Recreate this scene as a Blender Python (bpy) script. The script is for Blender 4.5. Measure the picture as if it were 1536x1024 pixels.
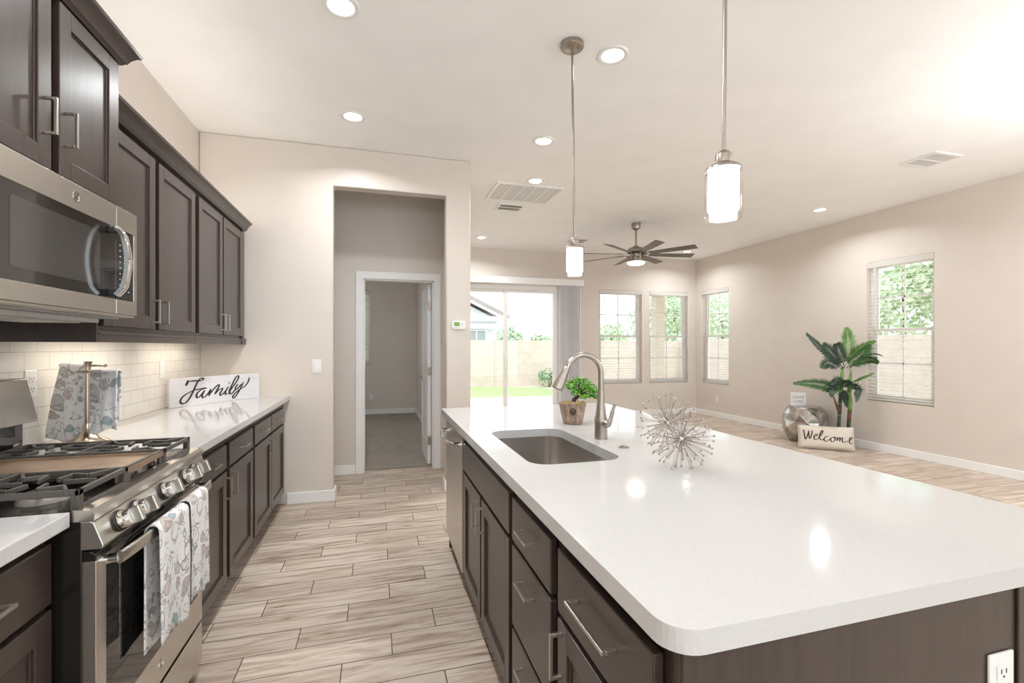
import bpy, bmesh, math, random
from mathutils import Vector, Matrix, Euler
random.seed(7)
PI = math.pi
SC = bpy.context.scene
COL = SC.collection
for o in list(bpy.data.objects):
    bpy.data.objects.remove(o)

# ------------------------------------------------------------------ camera
cam = bpy.data.cameras.new('camera')
cam.sensor_width = 36.0
cam.lens = 36.0 * 700.0 / 1536.0
cam.shift_y = 7.5 / 1536.0
cam.clip_start = 0.02
camo = bpy.data.objects.new('camera', cam)
COL.objects.link(camo)
camo.location = (0, 0, 1.325)
camo.rotation_euler = (PI / 2, 0, -math.atan(201 / 700))
SC.camera = camo

# ------------------------------------------------------------------ world, exposure
W = bpy.data.worlds.new('sky')
SC.world = W
W.use_nodes = True
nt = W.node_tree
nt.nodes.clear()
wo = nt.nodes.new('ShaderNodeOutputWorld')
bg = nt.nodes.new('ShaderNodeBackground')
tc = nt.nodes.new('ShaderNodeTexCoord')
ns = nt.nodes.new('ShaderNodeTexNoise')
ns.inputs['Scale'].default_value = 2.2
ns.inputs['Detail'].default_value = 4
cr = nt.nodes.new('ShaderNodeValToRGB')
cr.color_ramp.elements[0].position = 0.40
cr.color_ramp.elements[0].color = (0.66, 0.84, 0.95, 1)
cr.color_ramp.elements[1].position = 0.60
cr.color_ramp.elements[1].color = (0.98, 1.0, 1.0, 1)
nt.links.new(tc.outputs['Generated'], ns.inputs['Vector'])
nt.links.new(ns.outputs['Fac'], cr.inputs['Fac'])
nt.links.new(cr.outputs['Color'], bg.inputs['Color'])
bg.inputs['Strength'].default_value = 1.45
nt.links.new(bg.outputs[0], wo.inputs['Surface'])
SC.view_settings.view_transform = 'Standard'
SC.view_settings.look = 'None'
SC.view_settings.gamma = 1
SC.view_settings.use_curve_mapping = False
SC.view_settings.exposure = 0.81
SC.cycles.use_denoising = True
SC.cycles.max_bounces = 10
SC.cycles.diffuse_bounces = 6
SC.cycles.glossy_bounces = 4
SC.cycles.transparent_max_bounces = 16
SC.cycles.sample_clamp_indirect = 6.0
SC.cycles.caustics_reflective = False
SC.cycles.caustics_refractive = False
CAN_AISLE_W = 7.5  # watts of each recessed lamp over the aisle
CAN_W = 0.6         # watts of each recessed lamp over the kitchen
CAN_GREAT_W = 9.0  # watts of each recessed lamp in the great room
PEND_W = 0.6        # watts of each pendant bulb

sun = bpy.data.lights.new('sun', 'SUN')
sun.energy = 0.75
sun.angle = math.radians(3)
sun.color = (1.0, 0.97, 0.93)
suno = bpy.data.objects.new('sun', sun)
COL.objects.link(suno)
suno.rotation_euler = (math.radians(42), 0, math.radians(8))

XL, XR, YH, YB, CZ = -1.38, 6.12, 4.285, 7.97, 3.05
YF = -3.2           # end of the room behind the camera
DW = 5.12           # wall with the bedroom door

# ------------------------------------------------------------------ materials
def newmat(name):
    m = bpy.data.materials.new(name)
    m.use_nodes = True
    return m, m.node_tree, m.node_tree.nodes['Principled BSDF']

def setp(b, **k):
    names = dict(color='Base Color', rough='Roughness', metal='Metallic', spec='Specular IOR Level', coat='Coat Weight',
                 coatr='Coat Roughness', emit='Emission Color', emits='Emission Strength', alpha='Alpha',
                 trans='Transmission Weight', ior='IOR', aniso='Anisotropic')
    for a, v in k.items():
        s = b.inputs[names[a]]
        if a in ('color', 'emit'):
            v = tuple(v) + (1,)
        s.default_value = v

def bump(nt, b, src, strength, dist=0.01):
    n = nt.nodes.new('ShaderNodeBump')
    n.inputs['Strength'].default_value = strength
    n.inputs['Distance'].default_value = dist
    nt.links.new(src, n.inputs['Height'])
    nt.links.new(n.outputs['Normal'], b.inputs['Normal'])

def objcoord(nt, scale=(1, 1, 1)):
    t = nt.nodes.new('ShaderNodeTexCoord')
    mp = nt.nodes.new('ShaderNodeMapping')
    mp.inputs['Scale'].default_value = scale
    nt.links.new(t.outputs['Object'], mp.inputs['Vector'])
    return mp.outputs['Vector']

def noise(nt, vec, scale, detail=3, rough=0.5, dist=0.0):
    n = nt.nodes.new('ShaderNodeTexNoise')
    n.inputs['Scale'].default_value = scale
    n.inputs['Detail'].default_value = detail
    n.inputs['Roughness'].default_value = rough
    n.inputs['Distortion'].default_value = dist
    nt.links.new(vec, n.inputs['Vector'])
    return n.outputs['Fac']

def ramp(nt, fac, stops):
    r = nt.nodes.new('ShaderNodeValToRGB')
    e = r.color_ramp.elements
    while len(e) < len(stops):
        e.new(0.5)
    for i, (p, c) in enumerate(stops):
        e[i].position = p
        e[i].color = tuple(c) + (1,)
    nt.links.new(fac, r.inputs['Fac'])
    return r.outputs['Color']

def mathn(nt, op, a, b=None, c=None):
    n = nt.nodes.new('ShaderNodeMath')
    n.operation = op
    for i, v in enumerate((a, b, c)):
        if v is None:
            continue
        if isinstance(v, (int, float)):
            n.inputs[i].default_value = v
        else:
            nt.links.new(v, n.inputs[i])
    return n.outputs[0]

def mixc(nt, fac, a, b, mode='MIX'):
    n = nt.nodes.new('ShaderNodeMix')
    n.data_type = 'RGBA'
    n.blend_type = mode
    for s, v in ((n.inputs[0], fac), (n.inputs[6], a), (n.inputs[7], b)):
        if isinstance(v, (int, float)):
            s.default_value = v
        elif isinstance(v, tuple):
            s.default_value = v + (1,) if len(v) == 3 else v
        else:
            nt.links.new(v, s)
    return n.outputs[2]

def plain(name, color, rough=0.5, metal=0.0, nscale=40, namt=0.06, bmp=0.0, **k):
    """a material with a little procedural variation of colour"""
    m, nt, b = newmat(name)
    v = objcoord(nt)
    f = noise(nt, v, nscale)
    lo = tuple(c * (1 - namt) for c in color)
    hi = tuple(min(1, c * (1 + namt)) for c in color)
    nt.links.new(ramp(nt, f, [(0.3, lo), (0.7, hi)]), b.inputs['Base Color'])
    setp(b, rough=rough, metal=metal, **k)
    if bmp:
        bump(nt, b, f, bmp, 0.002)
    return m

M = {}
def paint(name, color, rough=0.6, bmp=0.12):
    m, nt, b = newmat(name)
    v = objcoord(nt)
    f = noise(nt, v, 90, 3)
    lo = tuple(c * 0.985 for c in color)
    hi = tuple(min(1, c * 1.015) for c in color)
    nt.links.new(ramp(nt, noise(nt, v, 3), [(0.35, lo), (0.65, hi)]), b.inputs['Base Color'])
    setp(b, rough=rough)
    bump(nt, b, f, bmp, 0.004)
    return m
M['wall'] = paint('wall_paint', (0.69, 0.625, 0.565), 0.42)
M['ceiling'] = paint('ceiling_paint', (0.93, 0.925, 0.92), 0.75)
M['trimwhite'] = plain('white_trim_paint', (0.87, 0.86, 0.85), 0.35, nscale=5, namt=0.01)
M['doorwhite'] = plain('white_door_paint', (0.86, 0.86, 0.86), 0.4, nscale=5, namt=0.01)
M['plastic'] = plain('white_plastic', (0.82, 0.81, 0.79), 0.3, nscale=5, namt=0.01)
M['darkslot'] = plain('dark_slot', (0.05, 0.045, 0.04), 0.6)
M['vinyl'] = plain('window_vinyl', (0.90, 0.88, 0.85), 0.4, nscale=5, namt=0.01)
def slatmat():
    m, nt, b = newmat('blind_slat')
    c = ramp(nt, noise(nt, objcoord(nt), 5), [(0.3, (0.90, 0.88, 0.85)), (0.7, (0.92, 0.90, 0.87))])
    nt.links.new(c, b.inputs['Base Color'])
    setp(b, rough=0.45)
    tr = nt.nodes.new('ShaderNodeBsdfTranslucent')
    nt.links.new(c, tr.inputs['Color'])
    mx = nt.nodes.new('ShaderNodeMixShader')
    mx.inputs[0].default_value = 0.5
    nt.links.new(b.outputs[0], mx.inputs[1])
    nt.links.new(tr.outputs[0], mx.inputs[2])
    nt.links.new(mx.outputs[0], nt.nodes['Material Output'].inputs['Surface'])
    return m
M['slat'] = slatmat()
M['verticalblind'] = plain('vertical_blind_vinyl', (0.86, 0.84, 0.86), 0.45, nscale=5, namt=0.02)

def wood(name, c1, c2, rough=0.33, axis='z', coat=0.25):
    m, nt, b = newmat(name)
    sc = {'z': (14, 14, 1.2), 'y': (14, 1.2, 14), 'x': (1.2, 14, 14)}[axis]
    v = objcoord(nt, sc)
    f = noise(nt, v, 3.0, 6, 0.6, 0.6)
    v2 = objcoord(nt)
    g = noise(nt, v2, 420, 2)
    c = ramp(nt, f, [(0.3, c1), (0.7, c2)])
    c = mixc(nt, mathn(nt, 'MULTIPLY', g, 0.35), c, tuple(x * 0.55 for x in c1))
    nt.links.new(c, b.inputs['Base Color'])
    setp(b, rough=rough, coat=coat, coatr=0.25)
    bump(nt, b, f, 0.03, 0.002)
    return m
M['wood'] = wood('espresso_stained_wood', (0.036, 0.023, 0.018), (0.061, 0.041, 0.033))
M['woodh'] = wood('espresso_stained_wood_across', (0.036, 0.023, 0.018), (0.061, 0.041, 0.033), axis='y')
M['woodframe'] = wood('espresso_face_frame_wood', (0.022, 0.009, 0.007), (0.038, 0.016, 0.012))
M['plinth'] = plain('toe_kick_board', (0.02, 0.014, 0.012), 0.6)

def quartz():
    m, nt, b = newmat('white_speckled_quartz')
    v = objcoord(nt)
    vo = nt.nodes.new('ShaderNodeTexVoronoi')
    vo.inputs['Scale'].default_value = 330
    nt.links.new(v, vo.inputs['Vector'])
    dot = mathn(nt, 'LESS_THAN', vo.outputs['Distance'], 0.20)
    wn = nt.nodes.new('ShaderNodeTexWhiteNoise')
    nt.links.new(vo.outputs['Position'], wn.inputs['Vector'])
    pick = mathn(nt, 'LESS_THAN', wn.outputs['Value'], 0.30)
    fac = mathn(nt, 'MULTIPLY', mathn(nt, 'MULTIPLY', dot, pick), 0.6)
    base = ramp(nt, noise(nt, v, 220, 2), [(0.35, (0.56, 0.55, 0.54)), (0.65, (0.585, 0.575, 0.57))])
    c = mixc(nt, fac, base, (0.36, 0.33, 0.30))
    nt.links.new(c, b.inputs['Base Color'])
    setp(b, rough=0.09, spec=0.55)
    return m
M['quartz'] = quartz()

def steel(name, color=(0.60, 0.565, 0.52), rough=0.28, axis='y'):
    m, nt, b = newmat(name)
    sc = {'z': (160, 160, 1), 'y': (160, 1, 160), 'x': (1, 160, 160)}[axis]
    v = objcoord(nt, sc)
    f = noise(nt, v, 8, 2)
    lo = tuple(c * 0.99 for c in color)
    nt.links.new(ramp(nt, f, [(0.3, lo), (0.7, color)]), b.inputs['Base Color'])
    r = mathn(nt, 'ADD', mathn(nt, 'MULTIPLY', f, 0.03), rough - 0.015)
    nt.links.new(r, b.inputs['Roughness'])
    setp(b, metal=1.0)
    return m
M['steel'] = steel('brushed_stainless_steel')
M['steelv'] = steel('brushed_stainless_steel_upright', axis='z')
M['sinksteel'] = steel('sink_stainless_steel', (0.66, 0.62, 0.58), 0.24, 'x')
M['nickel'] = steel('brushed_nickel', (0.40, 0.355, 0.315), 0.28, 'z')
M['nickelpull'] = steel('satin_nickel_pull', (0.54, 0.49, 0.44), 0.3, 'z')
M['chrome'] = plain('polished_chrome', (0.75, 0.73, 0.71), 0.08, 1.0, namt=0.01)
M['bronze'] = plain('brushed_antique_nickel', (0.55, 0.46, 0.38), 0.25, 1.0, namt=0.08)
M['iron'] = plain('cast_iron', (0.075, 0.066, 0.058), 0.42, 0.0, nscale=300, namt=0.3, bmp=0.2, spec=0.6)
M['griddle'] = plain('griddle_reflected_tan', (0.36, 0.25, 0.17), 0.35, 0.5, nscale=14, namt=0.2)  # tan of the reflection on the cast iron put into the base colour
M['enamel'] = plain('black_enamel', (0.012, 0.011, 0.010), 0.18, namt=0.1)
M['blackglass'] = plain('black_oven_glass', (0.014, 0.012, 0.011), 0.04, namt=0.02, spec=0.8)
M['mwglass'] = plain('microwave_window_screen', (0.045, 0.042, 0.038), 0.10, nscale=900, namt=0.35, spec=0.9)
M['blackplastic'] = plain('black_plastic', (0.02, 0.018, 0.017), 0.4)
M['greyplastic'] = plain('grey_painted_metal', (0.42, 0.40, 0.38), 0.45)
M['capgrey'] = plain('burner_cap_enamel', (0.30, 0.27, 0.24), 0.35)
M['mesh'] = plain('filter_mesh', (0.70, 0.68, 0.65), 0.6, nscale=250, namt=0.3)
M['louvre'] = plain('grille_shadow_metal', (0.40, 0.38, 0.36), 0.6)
M['concrete'] = plain('patio_concrete', (0.70, 0.66, 0.60), 0.8, nscale=6, namt=0.04)
M['gravel'] = plain('tan_gravel', (0.66, 0.57, 0.48), 0.9, nscale=60, namt=0.2)
M['stucco'] = plain('beige_stucco', (0.66, 0.59, 0.50), 0.9, nscale=50, namt=0.05, bmp=0.3)
M['housewall'] = plain('pale_grey_stucco', (0.60, 0.64, 0.66), 0.9, nscale=50, namt=0.03)
M['fascia'] = plain('white_fascia', (0.85, 0.86, 0.86), 0.6, nscale=5, namt=0.02)
M['roof'] = plain('roof_tile', (0.34, 0.31, 0.29), 0.8, nscale=30, namt=0.25, bmp=0.5)
M['darkwin'] = plain('dark_window_glass', (0.22, 0.27, 0.27), 0.2)
M['bark'] = plain('bark', (0.075, 0.052, 0.040), 0.8, nscale=60, namt=0.4, bmp=0.5)
M['wandplastic'] = plain('clear_wand', (0.75, 0.74, 0.72), 0.2)
M['hinge'] = plain('satin_hinge', (0.45, 0.40, 0.34), 0.35, 1.0)
M['signtext'] = plain('black_brush_paint', (0.03, 0.022, 0.022), 0.6)
M['felt'] = plain('brown_felt', (0.055, 0.035, 0.030), 0.9)
M['greyink'] = plain('grey_ink', (0.22, 0.22, 0.23), 0.7)
M['gravelpot'] = plain('tan_pot_filling', (0.55, 0.38, 0.18), 0.8, nscale=160, namt=0.5, bmp=0.6)
M['trunkgreen'] = plain('dark_green_cane', (0.035, 0.055, 0.025), 0.45, nscale=30, namt=0.4)
M['ring'] = plain('pale_green_ring', (0.32, 0.42, 0.14), 0.5)
M['husk'] = plain('brown_husk', (0.16, 0.07, 0.035), 0.7, nscale=60, namt=0.4)
M['dirt'] = plain('potting_soil', (0.06, 0.045, 0.035), 0.9)
M['filter'] = plain('grease_filter', (0.55, 0.53, 0.50), 0.4, 0.6, nscale=300, namt=0.2)

def leafmat(name, c1, c2, scale=9):
    m, nt, b = newmat(name)
    v = objcoord(nt)
    nt.links.new(ramp(nt, noise(nt, v, scale, 3), [(0.35, c1), (0.65, c2)]), b.inputs['Base Color'])
    setp(b, rough=0.45)
    return m
M['palm'] = leafmat('palm_leaf_green', (0.020, 0.065, 0.020), (0.050, 0.15, 0.035))
M['palmdark'] = leafmat('palm_leaf_dark_green', (0.012, 0.030, 0.018), (0.030, 0.065, 0.035))
M['palmlight'] = leafmat('palm_leaf_light_green', (0.10, 0.24, 0.05), (0.22, 0.40, 0.11))
M['bonsai'] = leafmat('bonsai_leaf', (0.05, 0.20, 0.012), (0.22, 0.56, 0.05), 45)
M['treeleaf'] = leafmat('tree_leaf', (0.42, 0.58, 0.34), (0.66, 0.78, 0.52), 2)
M['shrubleaf'] = leafmat('shrub_leaf', (0.22, 0.36, 0.20), (0.42, 0.55, 0.32), 4)
M['grass'] = leafmat('lawn_grass', (0.30, 0.44, 0.15), (0.40, 0.55, 0.22), 3)

def emis(name, color, strength, base=(0.8, 0.8, 0.8)):
    m, nt, b = newmat(name)
    v = objcoord(nt)
    c = ramp(nt, noise(nt, v, 3), [(0.3, color), (0.7, tuple(min(1, x * 1.01) for x in color))])
    nt.links.new(c, b.inputs['Emission Color'])
    setp(b, color=base, emits=strength, rough=0.4)
    return m
M['lamp'] = emis('lit_lamp_lens', (1.0, 0.95, 0.86), 5.0)
M['shadelit'] = emis('lit_frosted_glass', (0.985, 0.99, 1.0), 13.0)
M['globe'] = emis('added_opal_globe', (0.96, 0.98, 1.0), 54.0)
M['globedim'] = emis('added_opal_globe_dimmed', (0.96, 0.98, 1.0), 32.0)
M['fanlens'] = emis('fan_lamp_lens', (1.0, 0.92, 0.80), 5.0)
M['striplens'] = emis('under_cabinet_lens', (1.0, 0.90, 0.74), 2.0)
M['lcd'] = emis('green_lcd', (0.20, 0.40, 0.07), 0.25, (0.1, 0.2, 0.05))

def glassmat(name='window_glass', tint=(1, 1, 1), refl=0.07):
    m = bpy.data.materials.new(name)
    m.use_nodes = True
    nt = m.node_tree
    nt.nodes.clear()
    o = nt.nodes.new('ShaderNodeOutputMaterial')
    mx = nt.nodes.new('ShaderNodeMixShader')
    t = nt.nodes.new('ShaderNodeBsdfTransparent')
    t.inputs[0].default_value = tint + (1,)
    g = nt.nodes.new('ShaderNodeBsdfGlossy')
    g.inputs['Roughness'].default_value = 0.02
    lw = nt.nodes.new('ShaderNodeLayerWeight')
    lw.inputs['Blend'].default_value = 0.5
    f5 = mathn(nt, 'POWER', lw.outputs['Facing'], 4.0)
    nt.links.new(mathn(nt, 'ADD', mathn(nt, 'MULTIPLY', f5, 0.6), 0.04), mx.inputs[0])
    nt.links.new(t.outputs[0], mx.inputs[1])
    nt.links.new(g.outputs[0], mx.inputs[2])
    nt.links.new(mx.outputs[0], o.inputs['Surface'])
    return m
M['glass'] = glassmat()
M['shadeglass'] = glassmat('clear_shade_glass', (0.97, 0.96, 0.95))

def floormat():
    m, nt, b = newmat('wood_look_plank_tile')
    t = nt.nodes.new('ShaderNodeTexCoord')
    s = nt.nodes.new('ShaderNodeSeparateXYZ')
    nt.links.new(t.outputs['Object'], s.inputs[0])
    x, y = s.outputs[0], s.outputs[1]
    ry = mathn(nt, 'DIVIDE', mathn(nt, 'SUBTRACT', y, 2.0705), 0.1565)
    r = mathn(nt, 'FLOOR', ry)
    fy = mathn(nt, 'SUBTRACT', ry, r)
    xs = mathn(nt, 'DIVIDE', mathn(nt, 'SUBTRACT', mathn(nt, 'ADD', x, 0.551 + 30.5), mathn(nt, 'MULTIPLY', r, 0.20333)), 0.61)
    cx = mathn(nt, 'FLOOR', xs)
    fx = mathn(nt, 'SUBTRACT', xs, cx)
    def edge(f, w):
        d = mathn(nt, 'MINIMUM', f, mathn(nt, 'SUBTRACT', 1.0, f))
        return mathn(nt, 'LESS_THAN', d, w)
    g = mathn(nt, 'MAXIMUM', edge(fy, 0.0022 / 0.1565), edge(fx, 0.0022 / 0.61))
    cmb = nt.nodes.new('ShaderNodeCombineXYZ')
    nt.links.new(cx, cmb.inputs[0])
    nt.links.new(r, cmb.inputs[1])
    wn = nt.nodes.new('ShaderNodeTexWhiteNoise')
    nt.links.new(cmb.outputs[0], wn.inputs['Vector'])
    cmb2 = nt.nodes.new('ShaderNodeCombineXYZ')
    nt.links.new(mathn(nt, 'MULTIPLY', x, 1.7), cmb2.inputs[0])
    nt.links.new(mathn(nt, 'ADD', mathn(nt, 'MULTIPLY', y, 16.0), mathn(nt, 'MULTIPLY', wn.outputs['Value'], 40.0)), cmb2.inputs[1])
    nt.links.new(mathn(nt, 'MULTIPLY', wn.outputs['Value'], 13.0), cmb2.inputs[2])
    gr = noise(nt, cmb2.outputs[0], 1.6, 7, 0.62, 0.9)
    col = ramp(nt, gr, [(0.28, (0.24, 0.165, 0.115)), (0.41, (0.46, 0.365, 0.29)), (0.56, (0.64, 0.55, 0.47)), (0.75, (0.70, 0.62, 0.54))])
    tone = ramp(nt, wn.outputs['Value'], [(0.0, (0.80, 0.77, 0.74)), (1.0, (1.06, 1.05, 1.03))])
    col = mixc(nt, 1.0, col, tone, 'MULTIPLY')
    col = mixc(nt, g, col, (0.085, 0.055, 0.038))
    nt.links.new(col, b.inputs['Base Color'])
    setp(b, rough=0.38)
    h = mathn(nt, 'SUBTRACT', mathn(nt, 'MULTIPLY', gr, 0.3), g)
    bump(nt, b, h, 0.35, 0.002)
    return m
M['floor'] = floormat()

def tilemat():
    m, nt, b = newmat('white_subway_tile')
    t = nt.nodes.new('ShaderNodeTexCoord')
    s = nt.nodes.new('ShaderNodeSeparateXYZ')
    nt.links.new(t.outputs['Object'], s.inputs[0])
    y, z = s.outputs[1], s.outputs[2]
    rz = mathn(nt, 'DIVIDE', mathn(nt, 'SUBTRACT', z, 0.914), 0.0776)
    r = mathn(nt, 'FLOOR', rz)
    fz = mathn(nt, 'SUBTRACT', rz, r)
    ys = mathn(nt, 'ADD', mathn(nt, 'DIVIDE', mathn(nt, 'SUBTRACT', y, 2.279 - 15.2), 0.1535), mathn(nt, 'MULTIPLY', mathn(nt, 'ADD', r, 1.0), 0.5))
    fy = mathn(nt, 'FRACT', ys)
    def edge(f, w):
        d = mathn(nt, 'MINIMUM', f, mathn(nt, 'SUBTRACT', 1.0, f))
        return mathn(nt, 'LESS_THAN', d, w)
    g = mathn(nt, 'MAXIMUM', edge(fz, 0.0012 / 0.0776), edge(fy, 0.0012 / 0.1535))
    wv = noise(nt, t.outputs['Object'], 6, 2)
    c = mixc(nt, g, ramp(nt, wv, [(0.3, (0.80, 0.77, 0.72)), (0.7, (0.83, 0.80, 0.75))]), (0.50, 0.45, 0.40))
    nt.links.new(c, b.inputs['Base Color'])
    setp(b, rough=0.13)
    bump(nt, b, mathn(nt, 'SUBTRACT', mathn(nt, 'MULTIPLY', wv, 0.3), g), 0.3, 0.002)
    return m
M['tile'] = tilemat()

def blockmat():
    m, nt, b = newmat('tan_concrete_block')
    t = nt.nodes.new('ShaderNodeTexCoord')
    s = nt.nodes.new('ShaderNodeSeparateXYZ')
    nt.links.new(t.outputs['Object'], s.inputs[0])
    hx = mathn(nt, 'ADD', s.outputs[0], s.outputs[1])
    rz = mathn(nt, 'DIVIDE', s.outputs[2], 0.2)
    r = mathn(nt, 'FLOOR', rz)
    fz = mathn(nt, 'FRACT', rz)
    fy = mathn(nt, 'FRACT', mathn(nt, 'ADD', mathn(nt, 'DIVIDE', mathn(nt, 'ADD', hx, 40), 0.41), mathn(nt, 'MULTIPLY', r, 0.5)))
    def edge(f, w):
        return mathn(nt, 'LESS_THAN', mathn(nt, 'MINIMUM', f, mathn(nt, 'SUBTRACT', 1.0, f)), w)
    g = mathn(nt, 'MAXIMUM', edge(fz, 0.035), edge(fy, 0.018))
    base = ramp(nt, noise(nt, t.outputs['Object'], 3, 5), [(0.3, (0.56, 0.495, 0.43)), (0.7, (0.64, 0.575, 0.51))])
    nt.links.new(mixc(nt, mathn(nt, 'MULTIPLY', g, 0.6), base, (0.50, 0.42, 0.35)), b.inputs['Base Color'])
    setp(b, rough=0.95)
    return m
M['block'] = blockmat()

def carpetmat():
    m, nt, b = newmat('taupe_carpet')
    v = objcoord(nt)
    f = noise(nt, v, 70, 5, 0.8)
    f2 = noise(nt, v, 5, 3)
    c = ramp(nt, f, [(0.35, (0.25, 0.215, 0.18)), (0.65, (0.46, 0.41, 0.35))])
    c = mixc(nt, 0.35, c, ramp(nt, f2, [(0.3, (0.28, 0.24, 0.2)), (0.7, (0.46, 0.41, 0.35))]))
    nt.links.new(c, b.inputs['Base Color'])
    setp(b, rough=1.0)
    bump(nt, b, f, 0.8, 0.01)
    return m
M['carpet'] = carpetmat()

def towelmat():
    m, nt, b = newmat('floral_print_cotton')
    v = objcoord(nt)
    d = nt.nodes.new('ShaderNodeTexNoise')
    d.inputs['Scale'].default_value = 12
    nt.links.new(v, d.inputs['Vector'])
    vm = nt.nodes.new('ShaderNodeVectorMath')
    vm.operation = 'MULTIPLY_ADD'
    nt.links.new(d.outputs['Color'], vm.inputs[0])
    vm.inputs[1].default_value = (0.06, 0.06, 0.06)
    nt.links.new(v, vm.inputs[2])
    vec = vm.outputs[0]
    base = (0.78, 0.77, 0.76)
    vo = nt.nodes.new('ShaderNodeTexVoronoi')
    vo.inputs['Scale'].default_value = 15
    nt.links.new(vec, vo.inputs['Vector'])
    dist = vo.outputs['Distance']
    wn = nt.nodes.new('ShaderNodeTexWhiteNoise')
    nt.links.new(vo.outputs['Position'], wn.inputs['Vector'])
    motif = mathn(nt, 'LESS_THAN', dist, 0.36)
    hue = ramp(nt, wn.outputs['Value'], [(0.0, (0.46, 0.35, 0.27)), (0.25, (0.50, 0.47, 0.47)), (0.42, (0.56, 0.42, 0.40)), (0.60, (0.78, 0.77, 0.76)), (0.86, (0.78, 0.77, 0.76)), (0.87, (0.20, 0.34, 0.36))])
    c = mixc(nt, mathn(nt, 'MULTIPLY', motif, 0.8), base, hue)
    line = mathn(nt, 'MULTIPLY', mathn(nt, 'LESS_THAN', dist, 0.42), mathn(nt, 'GREATER_THAN', dist, 0.36))
    c = mixc(nt, mathn(nt, 'MULTIPLY', line, 0.65), c, (0.22, 0.18, 0.18))
    # veins and scrolls: contour lines of a noise
    n1 = noise(nt, vec, 19, 2)
    sc = mathn(nt, 'LESS_THAN', mathn(nt, 'ABSOLUTE', mathn(nt, 'SUBTRACT', mathn(nt, 'FRACT', mathn(nt, 'MULTIPLY', n1, 4.0)), 0.5)), 0.07)
    c = mixc(nt, mathn(nt, 'MULTIPLY', sc, 0.7), c, (0.26, 0.22, 0.22))
    n2 = noise(nt, vec, 55, 2)
    c = mixc(nt, mathn(nt, 'MULTIPLY', mathn(nt, 'GREATER_THAN', n2, 0.62), 0.5), c, (0.45, 0.42, 0.42))
    nt.links.new(c, b.inputs['Base Color'])
    setp(b, rough=0.9)
    bump(nt, b, noise(nt, v, 500, 2), 0.3, 0.001)
    return m
M['towel'] = towelmat()

def potwood():
    m, nt, b = newmat('carved_wood_pot')
    v = objcoord(nt, (3, 3, 1))
    f = noise(nt, v, 14, 6, 0.7, 1.2)
    nt.links.new(ramp(nt, f, [(0.30, (0.10, 0.065, 0.045)), (0.50, (0.30, 0.21, 0.155)), (0.7, (0.46, 0.35, 0.27))]), b.inputs['Base Color'])
    setp(b, rough=0.7)
    bump(nt, b, f, 0.5, 0.004)
    return m
M['potwood'] = potwood()

def signwood():
    m, nt, b = newmat('whitewashed_plank')
    v = objcoord(nt, (1, 1, 14))
    f = noise(nt, v, 3, 5, 0.6, 0.3)
    nt.links.new(ramp(nt, f, [(0.3, (0.66, 0.65, 0.68)), (0.7, (0.76, 0.75, 0.78))]), b.inputs['Base Color'])
    setp(b, rough=0.5)
    return m
M['signwood'] = signwood()
M['linen'] = plain('cream_linen', (0.68, 0.62, 0.54), 0.95, nscale=380, namt=0.10, bmp=0.4)
M['fanwood'] = wood('grey_weathered_fan_blade', (0.13, 0.105, 0.09), (0.20, 0.165, 0.145), 0.5, 'x', 0.0)

def hammered():
    m, nt, b = newmat('hammered_metal')
    v = objcoord(nt)
    f = noise(nt, v, 12, 3)
    nt.links.new(ramp(nt, f, [(0.35, (0.33, 0.30, 0.27)), (0.65, (0.62, 0.58, 0.54))]), b.inputs['Base Color'])
    setp(b, metal=1.0, rough=0.22)
    return m
M['hammered'] = hammered()

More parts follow.
